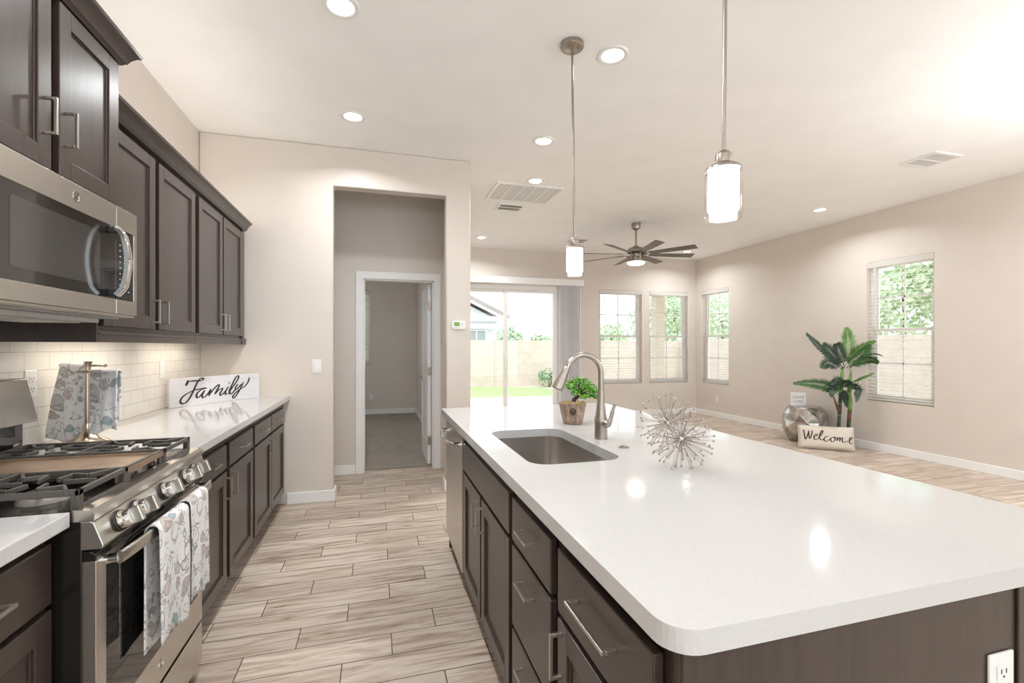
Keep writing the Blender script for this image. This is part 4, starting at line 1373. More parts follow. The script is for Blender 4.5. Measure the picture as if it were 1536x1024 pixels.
# ------------------------------------------------------------------ towels
def drape(name, label, A, dirn, width, nrm, front, back, parent=None, rad=0.014, flare=0.0, ripple=0.004, seed=0, skew=0.0):
    """towel folded over a bar: A start of the fold on the bar, dirn along the bar, nrm towards the viewer"""
    A, dirn, nrm = Vector(A), Vector(dirn).normalized(), Vector(nrm).normalized()
    rnd = random.Random(seed)
    ph = [rnd.random() * 6 for _ in range(4)]
    L = [('f', front), ('o', PI * rad), ('b', back)]
    tot = front + PI * rad + back
    def fn(u, v):
        s = v * tot
        if s < front:
            d = front - s
            w, z, side = rad, -d, 1
        elif s < front + PI * rad:
            a = (s - front) / rad
            w, z, side, d = rad * math.cos(a), rad * math.sin(a), 0, 0
        else:
            d = s - front - PI * rad
            w, z, side = -rad, -d, -1
        k = min(1, d / 0.15)
        uu = u * width + (u - 0.5) * flare * min(1, d / 0.3) + skew * d
        w += k * ripple * (math.sin(u * 9 + ph[0] + d * 3) + 0.6 * math.sin(u * 17 + ph[1])) * (1 if side >= 0 else -0.4)
        if side > 0:
            w += 0.004 * k
            z += 0.012 * math.sin(u * 5 + ph[2]) * k
        p = A + dirn * uu + nrm * w + Vector((0, 0, z))
        return (p.x, p.y, p.z)
    mb = MB().grid(fn, 22, 60)
    o = link(name, mb, M['towel'], solid=0.004, smooth=True)
    return tag(o, label, 'towel', 'floral dish towels')
drape('dish_towel', 'floral dish towel hanging on the oven handle, wider one on the left', (-0.640, 1.615, 0.778), (0.02, 1, 0), 0.205, (1, 0, 0), 0.345, 0.36, rad=0.019, ripple=0.003, seed=2)
drape('dish_towel', 'floral dish towel hanging at the right end of the oven handle', (-0.638, 1.845, 0.778), (0, 1, 0), 0.165, (1, 0, 0), 0.335, 0.30, rad=0.020, ripple=0.004, seed=9)

# towel stand on the counter
ts = thing('towel_stand', 'brushed metal countertop towel stand with crossed arms beside the range', 'towel stand', (-1.183, 2.40, 0.914))
tx, ty = -1.183, 2.40
prof = [(0.074, 0.914), (0.076, 0.918), (0.070, 0.924), (0.064, 0.928), (0.055, 0.932), (0.036, 0.945), (0.022, 0.965), (0.014, 0.99), (0.0125, 1.0), (0.001, 1.0)]
link('base', MB().lathe(prof, tx, ty, 40), M['bronze'], ts, smooth=40)
link('post', MB().lathe([(0.0125, 0.998), (0.0095, 1.22), (0.010, 1.235), (0.012, 1.25), (0.016, 1.262), (0.001, 1.262)], tx, ty, 24), M['bronze'], ts, smooth=40)
pd = Vector((0.961, -0.276, 0))
for s, z, L_, nm in ((-1, 1.243, 0.146, 'arm'), (1, 1.243, 0.045, 'arm')):
    e = Vector((tx, ty, z)) + pd * s * L_ - Vector((-0.276, -0.961, 0)) * 0.032
    s0 = Vector((tx, ty, z)) - Vector((-0.276, -0.961, 0)) * 0.032
    mb = MB().tube([s0, e], 0.0045, 12).tube([(tx, ty, z), tuple(s0)], 0.0045, 10)
    mb.sphere(tuple(e), 0.008, 12, 8)
    link(nm, mb, M['bronze'], ts, smooth=40)
fwd = Vector((-0.276, -0.961, 0))
q0 = Vector((tx, ty, 1.218)) + fwd * 0.03 - pd * 0.02
q1 = Vector((tx, ty, 1.218)) + fwd * 0.03 + pd * 0.165
link('arm', MB().tube([q0, q1], 0.0045, 12).tube([(tx, ty, 1.218), tuple(Vector((tx, ty, 1.218)) + fwd * 0.03)], 0.0045, 10), M['bronze'], ts, smooth=40)
drape('dish_towel', 'floral dish towel on the left arm of the counter towel stand', Vector((tx, ty, 1.246)) - pd * 0.138 - fwd * 0.032, pd, 0.112, tuple(fwd), 0.318, 0.24, rad=0.009, flare=0.07, ripple=0.004, seed=4, skew=-0.07)
drape('dish_towel', 'floral dish towel on the right arm of the counter towel stand', q0 + pd * 0.066, pd, 0.112, tuple(fwd), 0.245, 0.20, rad=0.009, ripple=0.003, seed=12)

# ------------------------------------------------------------------ Family sign
A = Vector((-1.325, 3.592, 0.9145))
B = Vector((-0.930, 4.222, 0.9145))
dv = (B - A).normalized()
nv = Vector((dv.y, -dv.x, 0))       # towards the room
LS = (B - A).length
HS = 0.195
sg = thing('wooden_sign', 'white plank sign reading Family in black script on the far counter', 'sign', tuple((A + B) / 2))
Ms = Matrix(((dv.x, nv.x, 0, A.x), (dv.y, nv.y, 0, A.y), (0, 0, 1, A.z), (0, 0, 0, 1)))
link('plank', MB(Ms).box(0, LS, -0.018, 0, 0, HS), M['signwood'], sg, bevel=0.002)
# strokes of the word, in sign lengths (u, v) metres
FAM = [[(0.1307, 0.1787), (0.1205, 0.1609), (0.1103, 0.1403)], [(0.1148, 0.1427), (0.128, 0.1632), (0.1459, 0.1708), (0.1722, 0.1715), (0.1997, 0.1688), (0.2236, 0.1697), (0.243, 0.1769), (0.2365, 0.1855), (0.2196, 0.1822), (0.2017, 0.1639), (0.1859, 0.1377), (0.1683, 0.1029), (0.1509, 0.072), (0.1356, 0.0484), (0.111, 0.0261), (0.0868, 0.0226), (0.0732, 0.0347), (0.0805, 0.0579), (0.1073, 0.08), (0.1414, 0.0946), (0.1761, 0.1066), (0.2116, 0.11), (0.2479, 0.1135), (0.2717, 0.1122)], [(0.2643, 0.1121), (0.2277, 0.1041), (0.1997, 0.0854), (0.191, 0.0643), (0.1977, 0.0509), (0.2156, 0.0582), (0.2398, 0.0816), (0.2561, 0.0986)], [(0.2561, 0.0979), (0.2357, 0.0672), (0.2398, 0.0475), (0.2602, 0.0536), (0.2849, 0.0773), (0.2975, 0.0949)], [(0.3037, 0.1057), (0.287, 0.0527)], [(0.2891, 0.0619), (0.3228, 0.0964), (0.3593, 0.1269), (0.371, 0.121), (0.3506, 0.0863), (0.3334, 0.0605)], [(0.3347, 0.0619), (0.3658, 0.0888), (0.393, 0.0999), (0.3987, 0.0916), (0.3798, 0.0644), (0.3855, 0.0496), (0.4054, 0.06), (0.4323, 0.0847)], [(0.4514, 0.1105), (0.4255, 0.0717), (0.43, 0.0529), (0.455, 0.0603)], [(0.4527, 0.136), (0.4651, 0.1358)], [(0.455, 0.0611), (0.478, 0.0906), (0.5155, 0.1313), (0.5416, 0.1688), (0.5368, 0.184), (0.5155, 0.1713), (0.485, 0.1217), (0.4596, 0.0764), (0.4688, 0.0519), (0.4896, 0.0598), (0.5107, 0.0797), (0.5155, 0.0873)], [(0.5368, 0.1237), (0.5131, 0.0915), (0.5249, 0.0817), (0.5488, 0.1006), (0.5682, 0.1192)], [(0.5887, 0.1348), (0.5585, 0.0836), (0.5249, 0.0384), (0.5013, 0.018), (0.4901, 0.028), (0.506, 0.0482), (0.5488, 0.0763), (0.5976, 0.0965), (0.6324, 0.1308), (0.6445, 0.1663)]]
mb = MB()
for st in FAM:
    k = 1.0 if len(st) > 2 else 1.2
    ribbon(mb, st, lambda u, v: tuple(A + dv * u + nv * 0.0012 + Vector((0, 0, v))), 0.006 * k, 0.0165 * k, math.radians(15))
link('script_lettering', mb, M['signtext'], sg)

# ------------------------------------------------------------------ island
XI = 0.432
Mi = runM(XI, -1)
IY0, IY1 = 0.625, 3.09
def isl(label, y0, y1):
    c = thing('base_cabinet', label, 'cabinet', (0.73, (y0 + y1) / 2, 0), 'island cabinets')
    fx = XI + 0.021
    return c, fx
def ibody(c, y0, y1, back=1.02, hollow=False):
    fx = XI + 0.021
    mb = MB()
    if hollow:
        mb.box(fx, fx + 0.02, y0, y1, 0.105, 0.876)
        mb.box(back - 0.02, back, y0, y1, 0.105, 0.876)
        mb.box(fx + 0.02, back - 0.02, y0, y0 + 0.016, 0.105, 0.876).box(fx + 0.02, back - 0.02, y1 - 0.016, y1, 0.105, 0.876)
        mb.box(fx + 0.02, back - 0.02, y0 + 0.016, y1 - 0.016, 0.105, 0.125)
    else:
        mb.box(fx, back, y0, y1, 0.105, 0.876)
    link('carcass', mb, M['woodframe'], c, bevel=0.001)
    link('toe_kick', MB().box(fx + 0.065, back, y0, y1, 0, 0.105), M['plinth'], c)
c, fx = isl('dark island cabinet nearest the viewer with a wide drawer above a door', 0.65, 1.115)
ibody(c, 0.65, 1.115)
drawer(Mi, c, 0.668, 1.092, 0.665, 0.822, 0.752, 0.185)
door(Mi, c, 0.668, 1.092, 0.13, 0.648, 1.065, 0.570)
c, fx = isl('dark island drawer stack with three narrow drawers', 1.117, 1.52)
ibody(c, 1.117, 1.52)
drawer(Mi, c, 1.142, 1.505, 0.678, 0.822, 0.757)
drawer(Mi, c, 1.142, 1.505, 0.398, 0.662, 0.597)
drawer(Mi, c, 1.142, 1.505, 0.13, 0.382, 0.33)
c, fx = isl('dark island sink cabinet with a false front above two doors', 1.522, 2.45)
ibody(c, 1.522, 2.45, hollow=True)
link('false_front', MB(Mi).box(1.545, 2.435, -0.02, 0, 0.678, 0.822), M['woodh'], c, bevel=0.003)
door(Mi, c, 1.545, 1.99, 0.13, 0.662, 1.955, 0.58)
door(Mi, c, 2.015, 2.435, 0.13, 0.662, 2.045, 0.58)
# island carcass panels
ip = thing('island_panel', 'dark wood end and back panels of the island facing the viewer and the great room', 'island panel', (1.0, 0.64, 0))
link('end_panel', MB().box(XI + 0.021, 1.25, IY0, IY0 + 0.024, 0, 0.876), M['wood'], ip, bevel=0.002)
for a_, b_ in ((XI + 0.0205, XI + 0.052), (1.236, 1.256)):
    link('corner_stile', MB().box(a_, b_, IY0 - 0.006, IY0, 0, 0.876), M['wood'], ip, bevel=0.002)
link('back_panel', MB().box(1.225, 1.25, IY0 + 0.025, IY1, 0, 0.876), M['wood'], ip, bevel=0.002)
link('far_end_panel', MB().box(XI + 0.021, 1.224, IY1 - 0.02, IY1, 0, 0.876), M['wood'], ip, bevel=0.002)

# dishwasher
dwr = thing('dishwasher', 'stainless dishwasher with bowed bar handle at the far end of the island', 'dishwasher', (0.72, 2.76, 0))
link('tub', MB().box(XI + 0.022, 1.02, 2.462, 3.062, 0.10, 0.87), M['blackplastic'], dwr)
dd = link('door', MB().box(XI - 0.002, XI + 0.02, 2.462, 3.060, 0.115, 0.858), M['steelv'], dwr, bevel=0.004)
link('toe_panel', MB().box(XI + 0.08, XI + 0.10, 2.462, 3.06, 0.0, 0.10), M['blackplastic'], dwr)
S_ = spline([Vector((XI - 0.030, 2.53, 0.79)), Vector((XI - 0.052, 2.62, 0.79)), Vector((XI - 0.062, 2.76, 0.79)), Vector((XI - 0.052, 2.90, 0.79)), Vector((XI - 0.030, 2.99, 0.79))], 8)
hh = link('handle', MB().tube(S_, 0.011, 14), M['chrome'], dd, smooth=50)
for yy in (2.53, 2.99):
    link('handle_mount', MB().tube([(XI, yy, 0.79), (XI - 0.038, yy, 0.79)], 0.014, 14), M['chrome'], hh, smooth=50)
link('badge', MB().prism(rrect(2.55, 2.575, 0.33, 0.355, 0.01), 'x', XI - 0.0035, XI - 0.002), M['chrome'], dd)

# worktop with sink cut-out
SX0, SX1, SY0, SY1 = 0.515, 0.872, 1.525, 2.205
hole = rrect(SX0, SX1, SY0, SY1, 0.075, 8)
outer = rrect(0.404, 1.580, 0.575, 3.11, [0.02, 0.02, 0.055, 0.055], 8)
mb = MB().slab(outer, [hole], 0.876, 0.914)
counter('countertop', mb, 'large white speckled quartz island worktop with the sink cut-out')
sk = thing('kitchen_sink', 'undermount stainless single-bowl sink in the island', 'sink', (0.69, 1.865, 0.66))
rings = []
for (ins, z, r) in ((-0.012, 0.8755, 0.085), (0.004, 0.8755, 0.072), (0.004, 0.86, 0.072), (0.010, 0.74, 0.07), (0.018, 0.695, 0.065), (0.045, 0.678, 0.05)):
    rings.append([(x, y, z) for x, y in rrect(SX0 + ins, SX1 - ins, SY0 + ins, SY1 - ins, r, 8)])
mb = MB().loft(rings, False, True)
link('bowl', mb, M['sinksteel'], sk, smooth=60, solid=0.0015, recalc=False)
link('drain', MB().lathe([(0.045, 0.680), (0.042, 0.682), (0.030, 0.681), (0.001, 0.679)], 0.695, 1.865, 28), M['chrome'], sk, smooth=40)

# faucet
fx, fy = 0.955, 1.89
fc = thing('kitchen_faucet', 'brushed nickel pull-down gooseneck faucet behind the sink', 'faucet', (fx, fy, 0.914))
link('body', MB().lathe([(0.029, 0.914), (0.0285, 0.925), (0.0275, 0.975), (0.029, 0.985), (0.029, 1.0), (0.024, 1.02), (0.0175, 1.07), (0.015, 1.12), (0.0145, 1.13), (0.001, 1.13)], fx, fy, 32), M['nickel'], fc, smooth=50)
R_ = 0.083
pts = [Vector((fx, fy, 1.125)), Vector((fx, fy, 1.17)), Vector((fx, fy, 1.20))]
for i in range(1, 17):
    a = math.radians(i * 158 / 16)
    pts.append(Vector((fx - R_ + R_ * math.cos(a), fy, 1.205 + R_ * math.sin(a))))
link('gooseneck', MB().tube(pts, 0.0125, 18), M['nickel'], fc, smooth=50)
p1 = pts[-1]
dr_ = (pts[-1] - pts[-2]).normalized()
sp = link('spray_head', MB().tube([p1, p1 + dr_ * 0.004, p1 + dr_ * 0.02, p1 + dr_ * 0.085, p1 + dr_ * 0.105, p1 + dr_ * 0.108], [0.0125, 0.0140, 0.0155, 0.0245, 0.026, 0.022], 24), M['nickel'], fc, smooth=50)
sd = Vector((dr_.z, 0, -dr_.x))
sd = sd if sd.x > 0 else -sd
link('spray_button', MB().sphere(tuple(p1 + dr_ * 0.055 + sd * 0.018), 0.006, 12, 8), M['blackplastic'], sp, smooth=True)
hdir = Vector((0.38, -0.92, 0)).normalized()
hb0 = Vector((fx, fy, 0.985))
hub = link('handle_hub', MB().tube([hb0 + hdir * 0.012, hb0 + hdir * 0.034, hb0 + hdir * 0.044], [0.021, 0.019, 0.014], 24), M['nickel'], fc, smooth=50)
q = hb0 + hdir * 0.040
sd2 = Vector((0.961, -0.276, 0))
lv = [q + Vector((0, 0, -0.010)), q + sd2 * 0.012 + Vector((0, 0, 0.02)), q + sd2 * 0.022 + Vector((0, 0, 0.06)), q + sd2 * 0.032 + Vector((0, 0, 0.088))]
link('lever', MB().tube(spline(lv, 6), [0.012] * 6 + [0.010] * 6 + [0.0075] * 7, 14, flat=0.6), M['nickel'], hub, smooth=60)
ab = tag(link('air_switch_button', MB().lathe([(0.021, 0.9145), (0.021, 0.918), (0.012, 0.919), (0.011, 0.923), (0.001, 0.924)], 0.962, 1.70, 28), M['nickel'], smooth=40), 'small round nickel button on the island beside the sink', 'button')

# bonsai
bx, by = 1.005, 2.315
bn = thing('bonsai_plant', 'small green bonsai in a rough wooden pot on the island behind the faucet', 'plant', (bx, by, 0.914))
rings = []
random.seed(5)
for (r, z) in ((0.040, 0.915), (0.052, 0.917), (0.055, 0.935), (0.064, 0.975), (0.071, 1.008), (0.072, 1.022), (0.066, 1.024), (0.062, 1.012)):
    rings.append([(bx + r * (1 + 0.025 * math.sin(3 * t) + 0.02 * math.sin(7 * t + z * 40)) * math.cos(t), by + r * (1 + 0.03 * math.cos(4 * t)) * math.sin(t), z + (0.004 * math.sin(5 * t) if z > 1.02 else 0)) for t in [2 * PI * i / 40 for i in range(40)]])
pt = link('pot', MB().loft(rings, True, True), M['potwood'], bn, smooth=50)
kv = Vector((-0.40, -0.92, 0)).normalized()
kc = Vector((bx, by, 0.985)) + kv * 0.0665
mb = MB()
kr = Vector((kv.y, -kv.x, 0))
rg_ = []
for rr, ww in ((0.019, -0.004), (0.016, 0.004), (0.010, 0.0035), (0.006, 0.000), (0.001, 0.001)):
    rg_.append([tuple(kc + kr * rr * math.cos(2 * PI * i / 20) + Vector((0, 0, rr * 1.1 * math.sin(2 * PI * i / 20))) + kv * ww) for i in range(20)])
link('wood_knot', mb.loft(rg_), M['bark'], pt)
mb = MB()
for i in range(70):
    a, r = random.random() * 6.28, 0.062 * math.sqrt(random.random())
    x, y = bx + r * math.cos(a), by + r * math.sin(a)
    th_ = random.random() * 3.14
    L_ = 0.010
    mb.bar((x - L_ * math.cos(th_), y - L_ * math.sin(th_), 1.018 + random.random() * 0.012), (x + L_ * math.cos(th_), y + L_ * math.sin(th_), 1.020 + random.random() * 0.014), 0.005, 0.004)
mb.lathe([(0.061, 1.008), (0.061, 1.017), (0.001, 1.019)], bx, by, 24)
link('wood_chips', mb, M['gravelpot'], bn)
rgt = Vector((0.961, -0.276, 0))
def BP(u, w, z):
    return Vector((bx, by, 0)) + rgt * u + Vector((0.276, 0.961, 0)) * w + Vector((0, 0, z))
tk = link('trunk', MB().tube(spline([BP(0.0, 0, 1.01), BP(0.006, 0, 1.04), BP(0.028, 0, 1.06), BP(0.030, 0, 1.085), BP(0.05, 0.005, 1.105)], 6), [0.012 - 0.0002 * i for i in range(25)], 10), M['bark'], bn, smooth=True)
mb = MB()
for e in ((0.075, 0, 1.075), (-0.01, 0.01, 1.13), (0.09, -0.01, 1.11), (0.03, -0.03, 1.13), (0.04, 0.05, 1.12), (0.125, 0, 1.055)):
    mb.tube(spline([BP(0.028, 0, 1.07), BP((0.028 + e[0]) / 2, e[1] / 2, (1.08 + e[2]) / 2), BP(*e)], 4), 0.004, 6)
link('branch', mb, M['bark'], tk)
def leafblob(mb, c, rx, rz, n, size, rnd):
    for _ in range(n):
        while True:
            d = Vector((rnd.uniform(-1, 1), rnd.uniform(-1, 1), rnd.uniform(-1, 1)))
            if 0.25 < d.length < 1:
                break
        p = Vector(c) + Vector((d.x * rx, d.y * rx, d.z * rz))
        nrm = (d + Vector((rnd.uniform(-.7, .7), rnd.uniform(-.7, .7), rnd.uniform(0, 1.0)))).normalized()
        t = nrm.cross(Vector((rnd.random(), rnd.random(), rnd.random() + 0.01))).normalized()
        s = nrm.cross(t)
        k = size * rnd.uniform(0.6, 1.2)
        a = [p - t * k, p - t * k * 0.2 + s * k * 0.55, p + t * k * 0.6 + s * k * 0.35, p + t * k, p + t * k * 0.6 - s * k * 0.35, p - t * k * 0.2 - s * k * 0.55]
        vs = [mb.bm.verts.new(q + nrm * (0.15 * k * (1 if i in (0, 3) else 0))) for i, q in enumerate(a)]
        mb.face(vs)
mb = MB()
rnd = random.Random(11)
for (u, w, z, r, h) in ((-0.012, 0, 1.115, 0.038, 0.026), (0.02, 0.02, 1.140, 0.042, 0.026), (0.01, -0.02, 1.085, 0.03, 0.02), (0.06, 0, 1.130, 0.045, 0.028), (0.06, 0.02, 1.095, 0.045, 0.028), (0.095, 0, 1.105, 0.038, 0.028), (0.09, -0.01, 1.070, 0.032, 0.02), (0.055, -0.02, 1.060, 0.025, 0.015), (0.128, 0, 1.055, 0.018, 0.014), (0.115, 0, 1.085, 0.025, 0.02)):
    leafblob(mb, BP(u, w, z), r, h, int(90 * r / 0.035), 0.0085, rnd)
link('foliage', mb, M['bonsai'], bn, recalc=False)

# wire starbursts
def starburst(c, r, label, seed):
    s = thing('wire_starburst', label, 'ornament', (c[0], c[1], 0.914), 'wire starburst ornaments on the island')
    C_ = Vector(c)
    link('core', MB().sphere(c, 0.011, 16, 10), M['chrome'], s, smooth=True)
    N = 76
    rnd = random.Random(seed)
    base = MB().tube([(0, 0, 0), (0, 0, 1.0)], 0.0011 / r, 5)
    base.sphere((0, 0, 1.0), 0.0038 / r, 8, 6)
    bm = base.bm
    me = bpy.data.meshes.new('rod')
    bm.to_mesh(me)
    bm.free()
    me.materials.append(M['nickel'])
    for i in range(N):
        z = 1 - 2 * (i + 0.5) / N
        a = i * 2.39996 + rnd.random() * 0.3
        d = Vector((math.sqrt(1 - z * z) * math.cos(a), math.sqrt(1 - z * z) * math.sin(a), z))
        o = bpy.data.objects.new('rod', me)
        COL.objects.link(o)
        o.parent = s
        o.location = C_ - Vector((c[0], c[1], 0.914))
        o.rotation_euler = d.to_track_quat('Z', 'Y').to_euler()
        k = r * rnd.choice((1, 1, 0.97, 0.86))
        k = min(k, (c[2] - 0.914 - 0.0045) / max(1e-3, -d.z)) if d.z < 0 else k
        o.scale = (r, r, k)
starburst((1.088, 1.585, 1.026), 0.115, 'farther wire starburst ornament with beaded tips on the island, left one', 1)
starburst((0.975, 1.345, 1.016), 0.103, 'nearer wire starburst ornament with beaded tips on the island, right one', 2)

# ------------------------------------------------------------------ great room objects
so = None
sx, sy = 5.80, 5.20
mb = MB()
rnd = random.Random(21)
levels = [(0.0, 0.185), (0.012, 0.20), (0.11, 0.268), (0.20, 0.293), (0.29, 0.296), (0.38, 0.272), (0.465, 0.225), (0.485, 0.20)]
N = 11
V_ = []
for li, (z, r) in enumerate(levels):
    ring = []
    for i in range(N):
        a = 2 * PI * (i + (0.5 if li % 2 else 0)) / N + rnd.uniform(-0.10, 0.10) * (0 < li < 7)
        rr = r + rnd.uniform(-0.012, 0.006) * (1 < li < 7)
        zz = z + rnd.uniform(-0.018, 0.018) * (1 < li < 6)
        ring.append(mb.v(sx + rr * math.cos(a), sy + rr * math.sin(a), zz))
    V_.append(ring)
for li in range(len(levels) - 1):
    a, b = V_[li], V_[li + 1]
    for i in range(N):
        j = (i + 1) % N
        if li % 2 == 0:
            mb.face([a[i], a[j], b[i]])
            mb.face([a[j], b[j], b[i]])
        else:
            mb.face([a[i], b[j], b[i]])
            mb.face([a[i], a[j], b[j]])
mb.face(V_[0][::-1])
mb.face(V_[-1])
tag(link('drum_stool', mb, M['hammered'], bevel=0.006, segs=1), 'faceted hammered silver drum stool behind the Welcome pillow', 'stool')
# small sign block on the stool
gs = thing('sign_block', 'small white block with grey lettering standing on the silver stool', 'sign', (5.71, 5.22, 0.4865))
gr_ = Vector((0.90, -0.436, 0))
gn = Vector((-0.436, -0.90, 0))
Mg = Matrix(((gr_.x, gn.x, 0, 5.71), (gr_.y, gn.y, 0, 5.22), (0, 0, 1, 0.4865), (0, 0, 0, 1)))
link('block', MB(Mg).box(-0.095, 0.095, -0.03, 0, 0, 0.185), M['doorwhite'], gs, bevel=0.003)
mb = MB(Mg)
def g2(x, z, k=0.045):
    return lambda u, v: (x + u * k, 0.001, z + v * k)
GOOD = [[[(0.9, 0.8), (0.5, 1.0), (0.1, 0.6), (0.1, 0.2), (0.5, 0), (0.85, 0.3), (0.85, 0.5), (0.5, 0.5)]],
        [[(0.5, 0.7), (0.15, 0.4), (0.4, 0.05), (0.75, 0.35), (0.5, 0.7), (0.9, 0.6)]],
        [[(0.5, 0.7), (0.15, 0.4), (0.4, 0.05), (0.75, 0.35), (0.5, 0.7), (0.9, 0.6)]],
        [[(0.7, 0.6), (0.3, 0.65), (0.15, 0.3), (0.4, 0.05), (0.75, 0.4)], [(0.8, 1.2), (0.7, 0.5), (0.8, 0.05), (1.0, 0.2)]]]
for i, L_ in enumerate(GOOD):
    for st in L_:
        ribbon(mb, st, g2(-0.078 + i * 0.036, 0.105), 0.06, 0.14, n=4)
HOME = [[[(0.1, 0), (0.1, 1)], [(0.7, 0), (0.7, 1)], [(0.1, 0.5), (0.7, 0.5)]],
        [[(0.4, 1), (0.1, 0.5), (0.4, 0), (0.7, 0.5), (0.4, 1)]],
        [[(0.1, 0), (0.15, 1), (0.4, 0.4), (0.65, 1), (0.7, 0)]],
        [[(0.7, 1), (0.1, 1), (0.1, 0), (0.7, 0)], [(0.1, 0.5), (0.6, 0.5)]]]
for i, L_ in enumerate(HOME):
    for st in L_:
        ribbon(mb, st, g2(-0.070 + i * 0.036, 0.045, 0.036), 0.08, 0.14, n=4)
link('lettering', mb, M['greyink'], gs)

# Welcome pillow
pA, pB = Vector((5.285, 4.835, 0.0)), Vector((5.755, 4.440, 0.0))
pu = (pB - pA).normalized()
pn = Vector((pu.y, -pu.x, 0))
if pn.y > 0:
    pn = -pn
pw, phh = (pB - pA).length, 0.295
lean = math.radians(14)
pup = Vector((0, 0, 1)) * math.cos(lean) - pn * math.sin(lean)
pnn = pn * math.cos(lean) + Vector((0, 0, 1)) * math.sin(lean)
O_ = pA + Vector((0, 0, 0.006))
def pil(u, v, s):
    """u,v in 0..1; s=+1 front, -1 back"""
    a, b = 2 * u - 1, 2 * v - 1
    t = 0.062 * (max(0, (1 - a ** 4)) * max(0, (1 - b ** 4))) ** 0.5
    pinch = 0.014
    uu = u - 0.5 - 0 * a
    x = (0.5 + (u - 0.5) * (1 - pinch * 2 * (1 - b * b))) * pw
    y = (0.5 + (v - 0.5) * (1 - pinch * 3 * (1 - a * a))) * phh
    p = O_ + pu * x + pup * y + pnn * t * s
    p.z = max(p.z, 0.004)
    return tuple(p)
pl_ = thing('throw_pillow', 'cream lumbar pillow reading Welcome standing on the floor', 'pillow', tuple((pA + pB) / 2))
mb = MB().grid(lambda u, v: pil(u, v, 1), 28, 18).grid(lambda u, v: pil(u, v, -1), 28, 18)
bmesh.ops.remove_doubles(mb.bm, verts=list(mb.bm.verts), dist=0.0005)
link('cushion', mb, M['linen'], pl_, smooth=True)
edge_ = [pil(u, 0, 1) for u in [i / 20 for i in range(21)]] + [pil(1, v, 1) for v in [i / 12 for i in range(1, 13)]] + [pil(1 - u, 1, 1) for u in [i / 20 for i in range(1, 21)]] + [pil(0, 1 - v, 1) for v in [i / 12 for i in range(1, 13)]]
link('piping', MB().tube(edge_, 0.004, 6), M['linen'], pl_, smooth=True)
mb = MB()
WEL = [[(0.0926, 0.808), (0.0963, 0.6306), (0.1154, 0.372), (0.1614, 0.5826), (0.1862, 0.7579)], [(0.1862, 0.7579), (0.1785, 0.5853), (0.1965, 0.4088), (0.2316, 0.5937), (0.2497, 0.7882)], [(0.2762, 0.4988), (0.3199, 0.5389), (0.3345, 0.6061), (0.306, 0.6192), (0.2768, 0.5264), (0.2709, 0.4295), (0.297, 0.3744), (0.3367, 0.4136), (0.3695, 0.4934)], [(0.3573, 0.4659), (0.411, 0.6223), (0.4387, 0.7616), (0.4238, 0.7966), (0.397, 0.6991), (0.37, 0.5171), (0.3832, 0.4007), (0.4218, 0.3826), (0.4582, 0.4514)], [(0.5355, 0.5469), (0.5029, 0.5477), (0.4664, 0.4725), (0.4542, 0.3675), (0.4909, 0.331), (0.5389, 0.3998), (0.5753, 0.4692)], [(0.6366, 0.5429), (0.5874, 0.491), (0.5698, 0.3843), (0.5999, 0.3266), (0.644, 0.3953), (0.6555, 0.5117), (0.6288, 0.5416), (0.6535, 0.4912), (0.701, 0.533)], [(0.698, 0.53), (0.684, 0.37)], [(0.684, 0.38), (0.712, 0.5), (0.733, 0.53), (0.738, 0.47), (0.728, 0.36)], [(0.728, 0.38), (0.758, 0.5), (0.78, 0.53), (0.785, 0.47), (0.779, 0.37), (0.8, 0.345), (0.835, 0.36), (0.885, 0.42)], [(0.8974, 0.4131), (0.9391, 0.4852), (0.9597, 0.5604), (0.9326, 0.5703), (0.91, 0.4704), (0.9081, 0.3533), (0.9346, 0.3059), (0.9649, 0.3453)]]
for st in WEL:
    ribbon(mb, [(a * 1.0, b * 0.5) for a, b in st], lambda u, v: tuple(Vector(pil(min(0.995, max(0.005, u)), min(0.99, max(0.01, v * 2)), 1)) + pnn * 0.0025), 0.011, 0.024, math.radians(20))
link('script_lettering', mb, M['felt'], pl_)

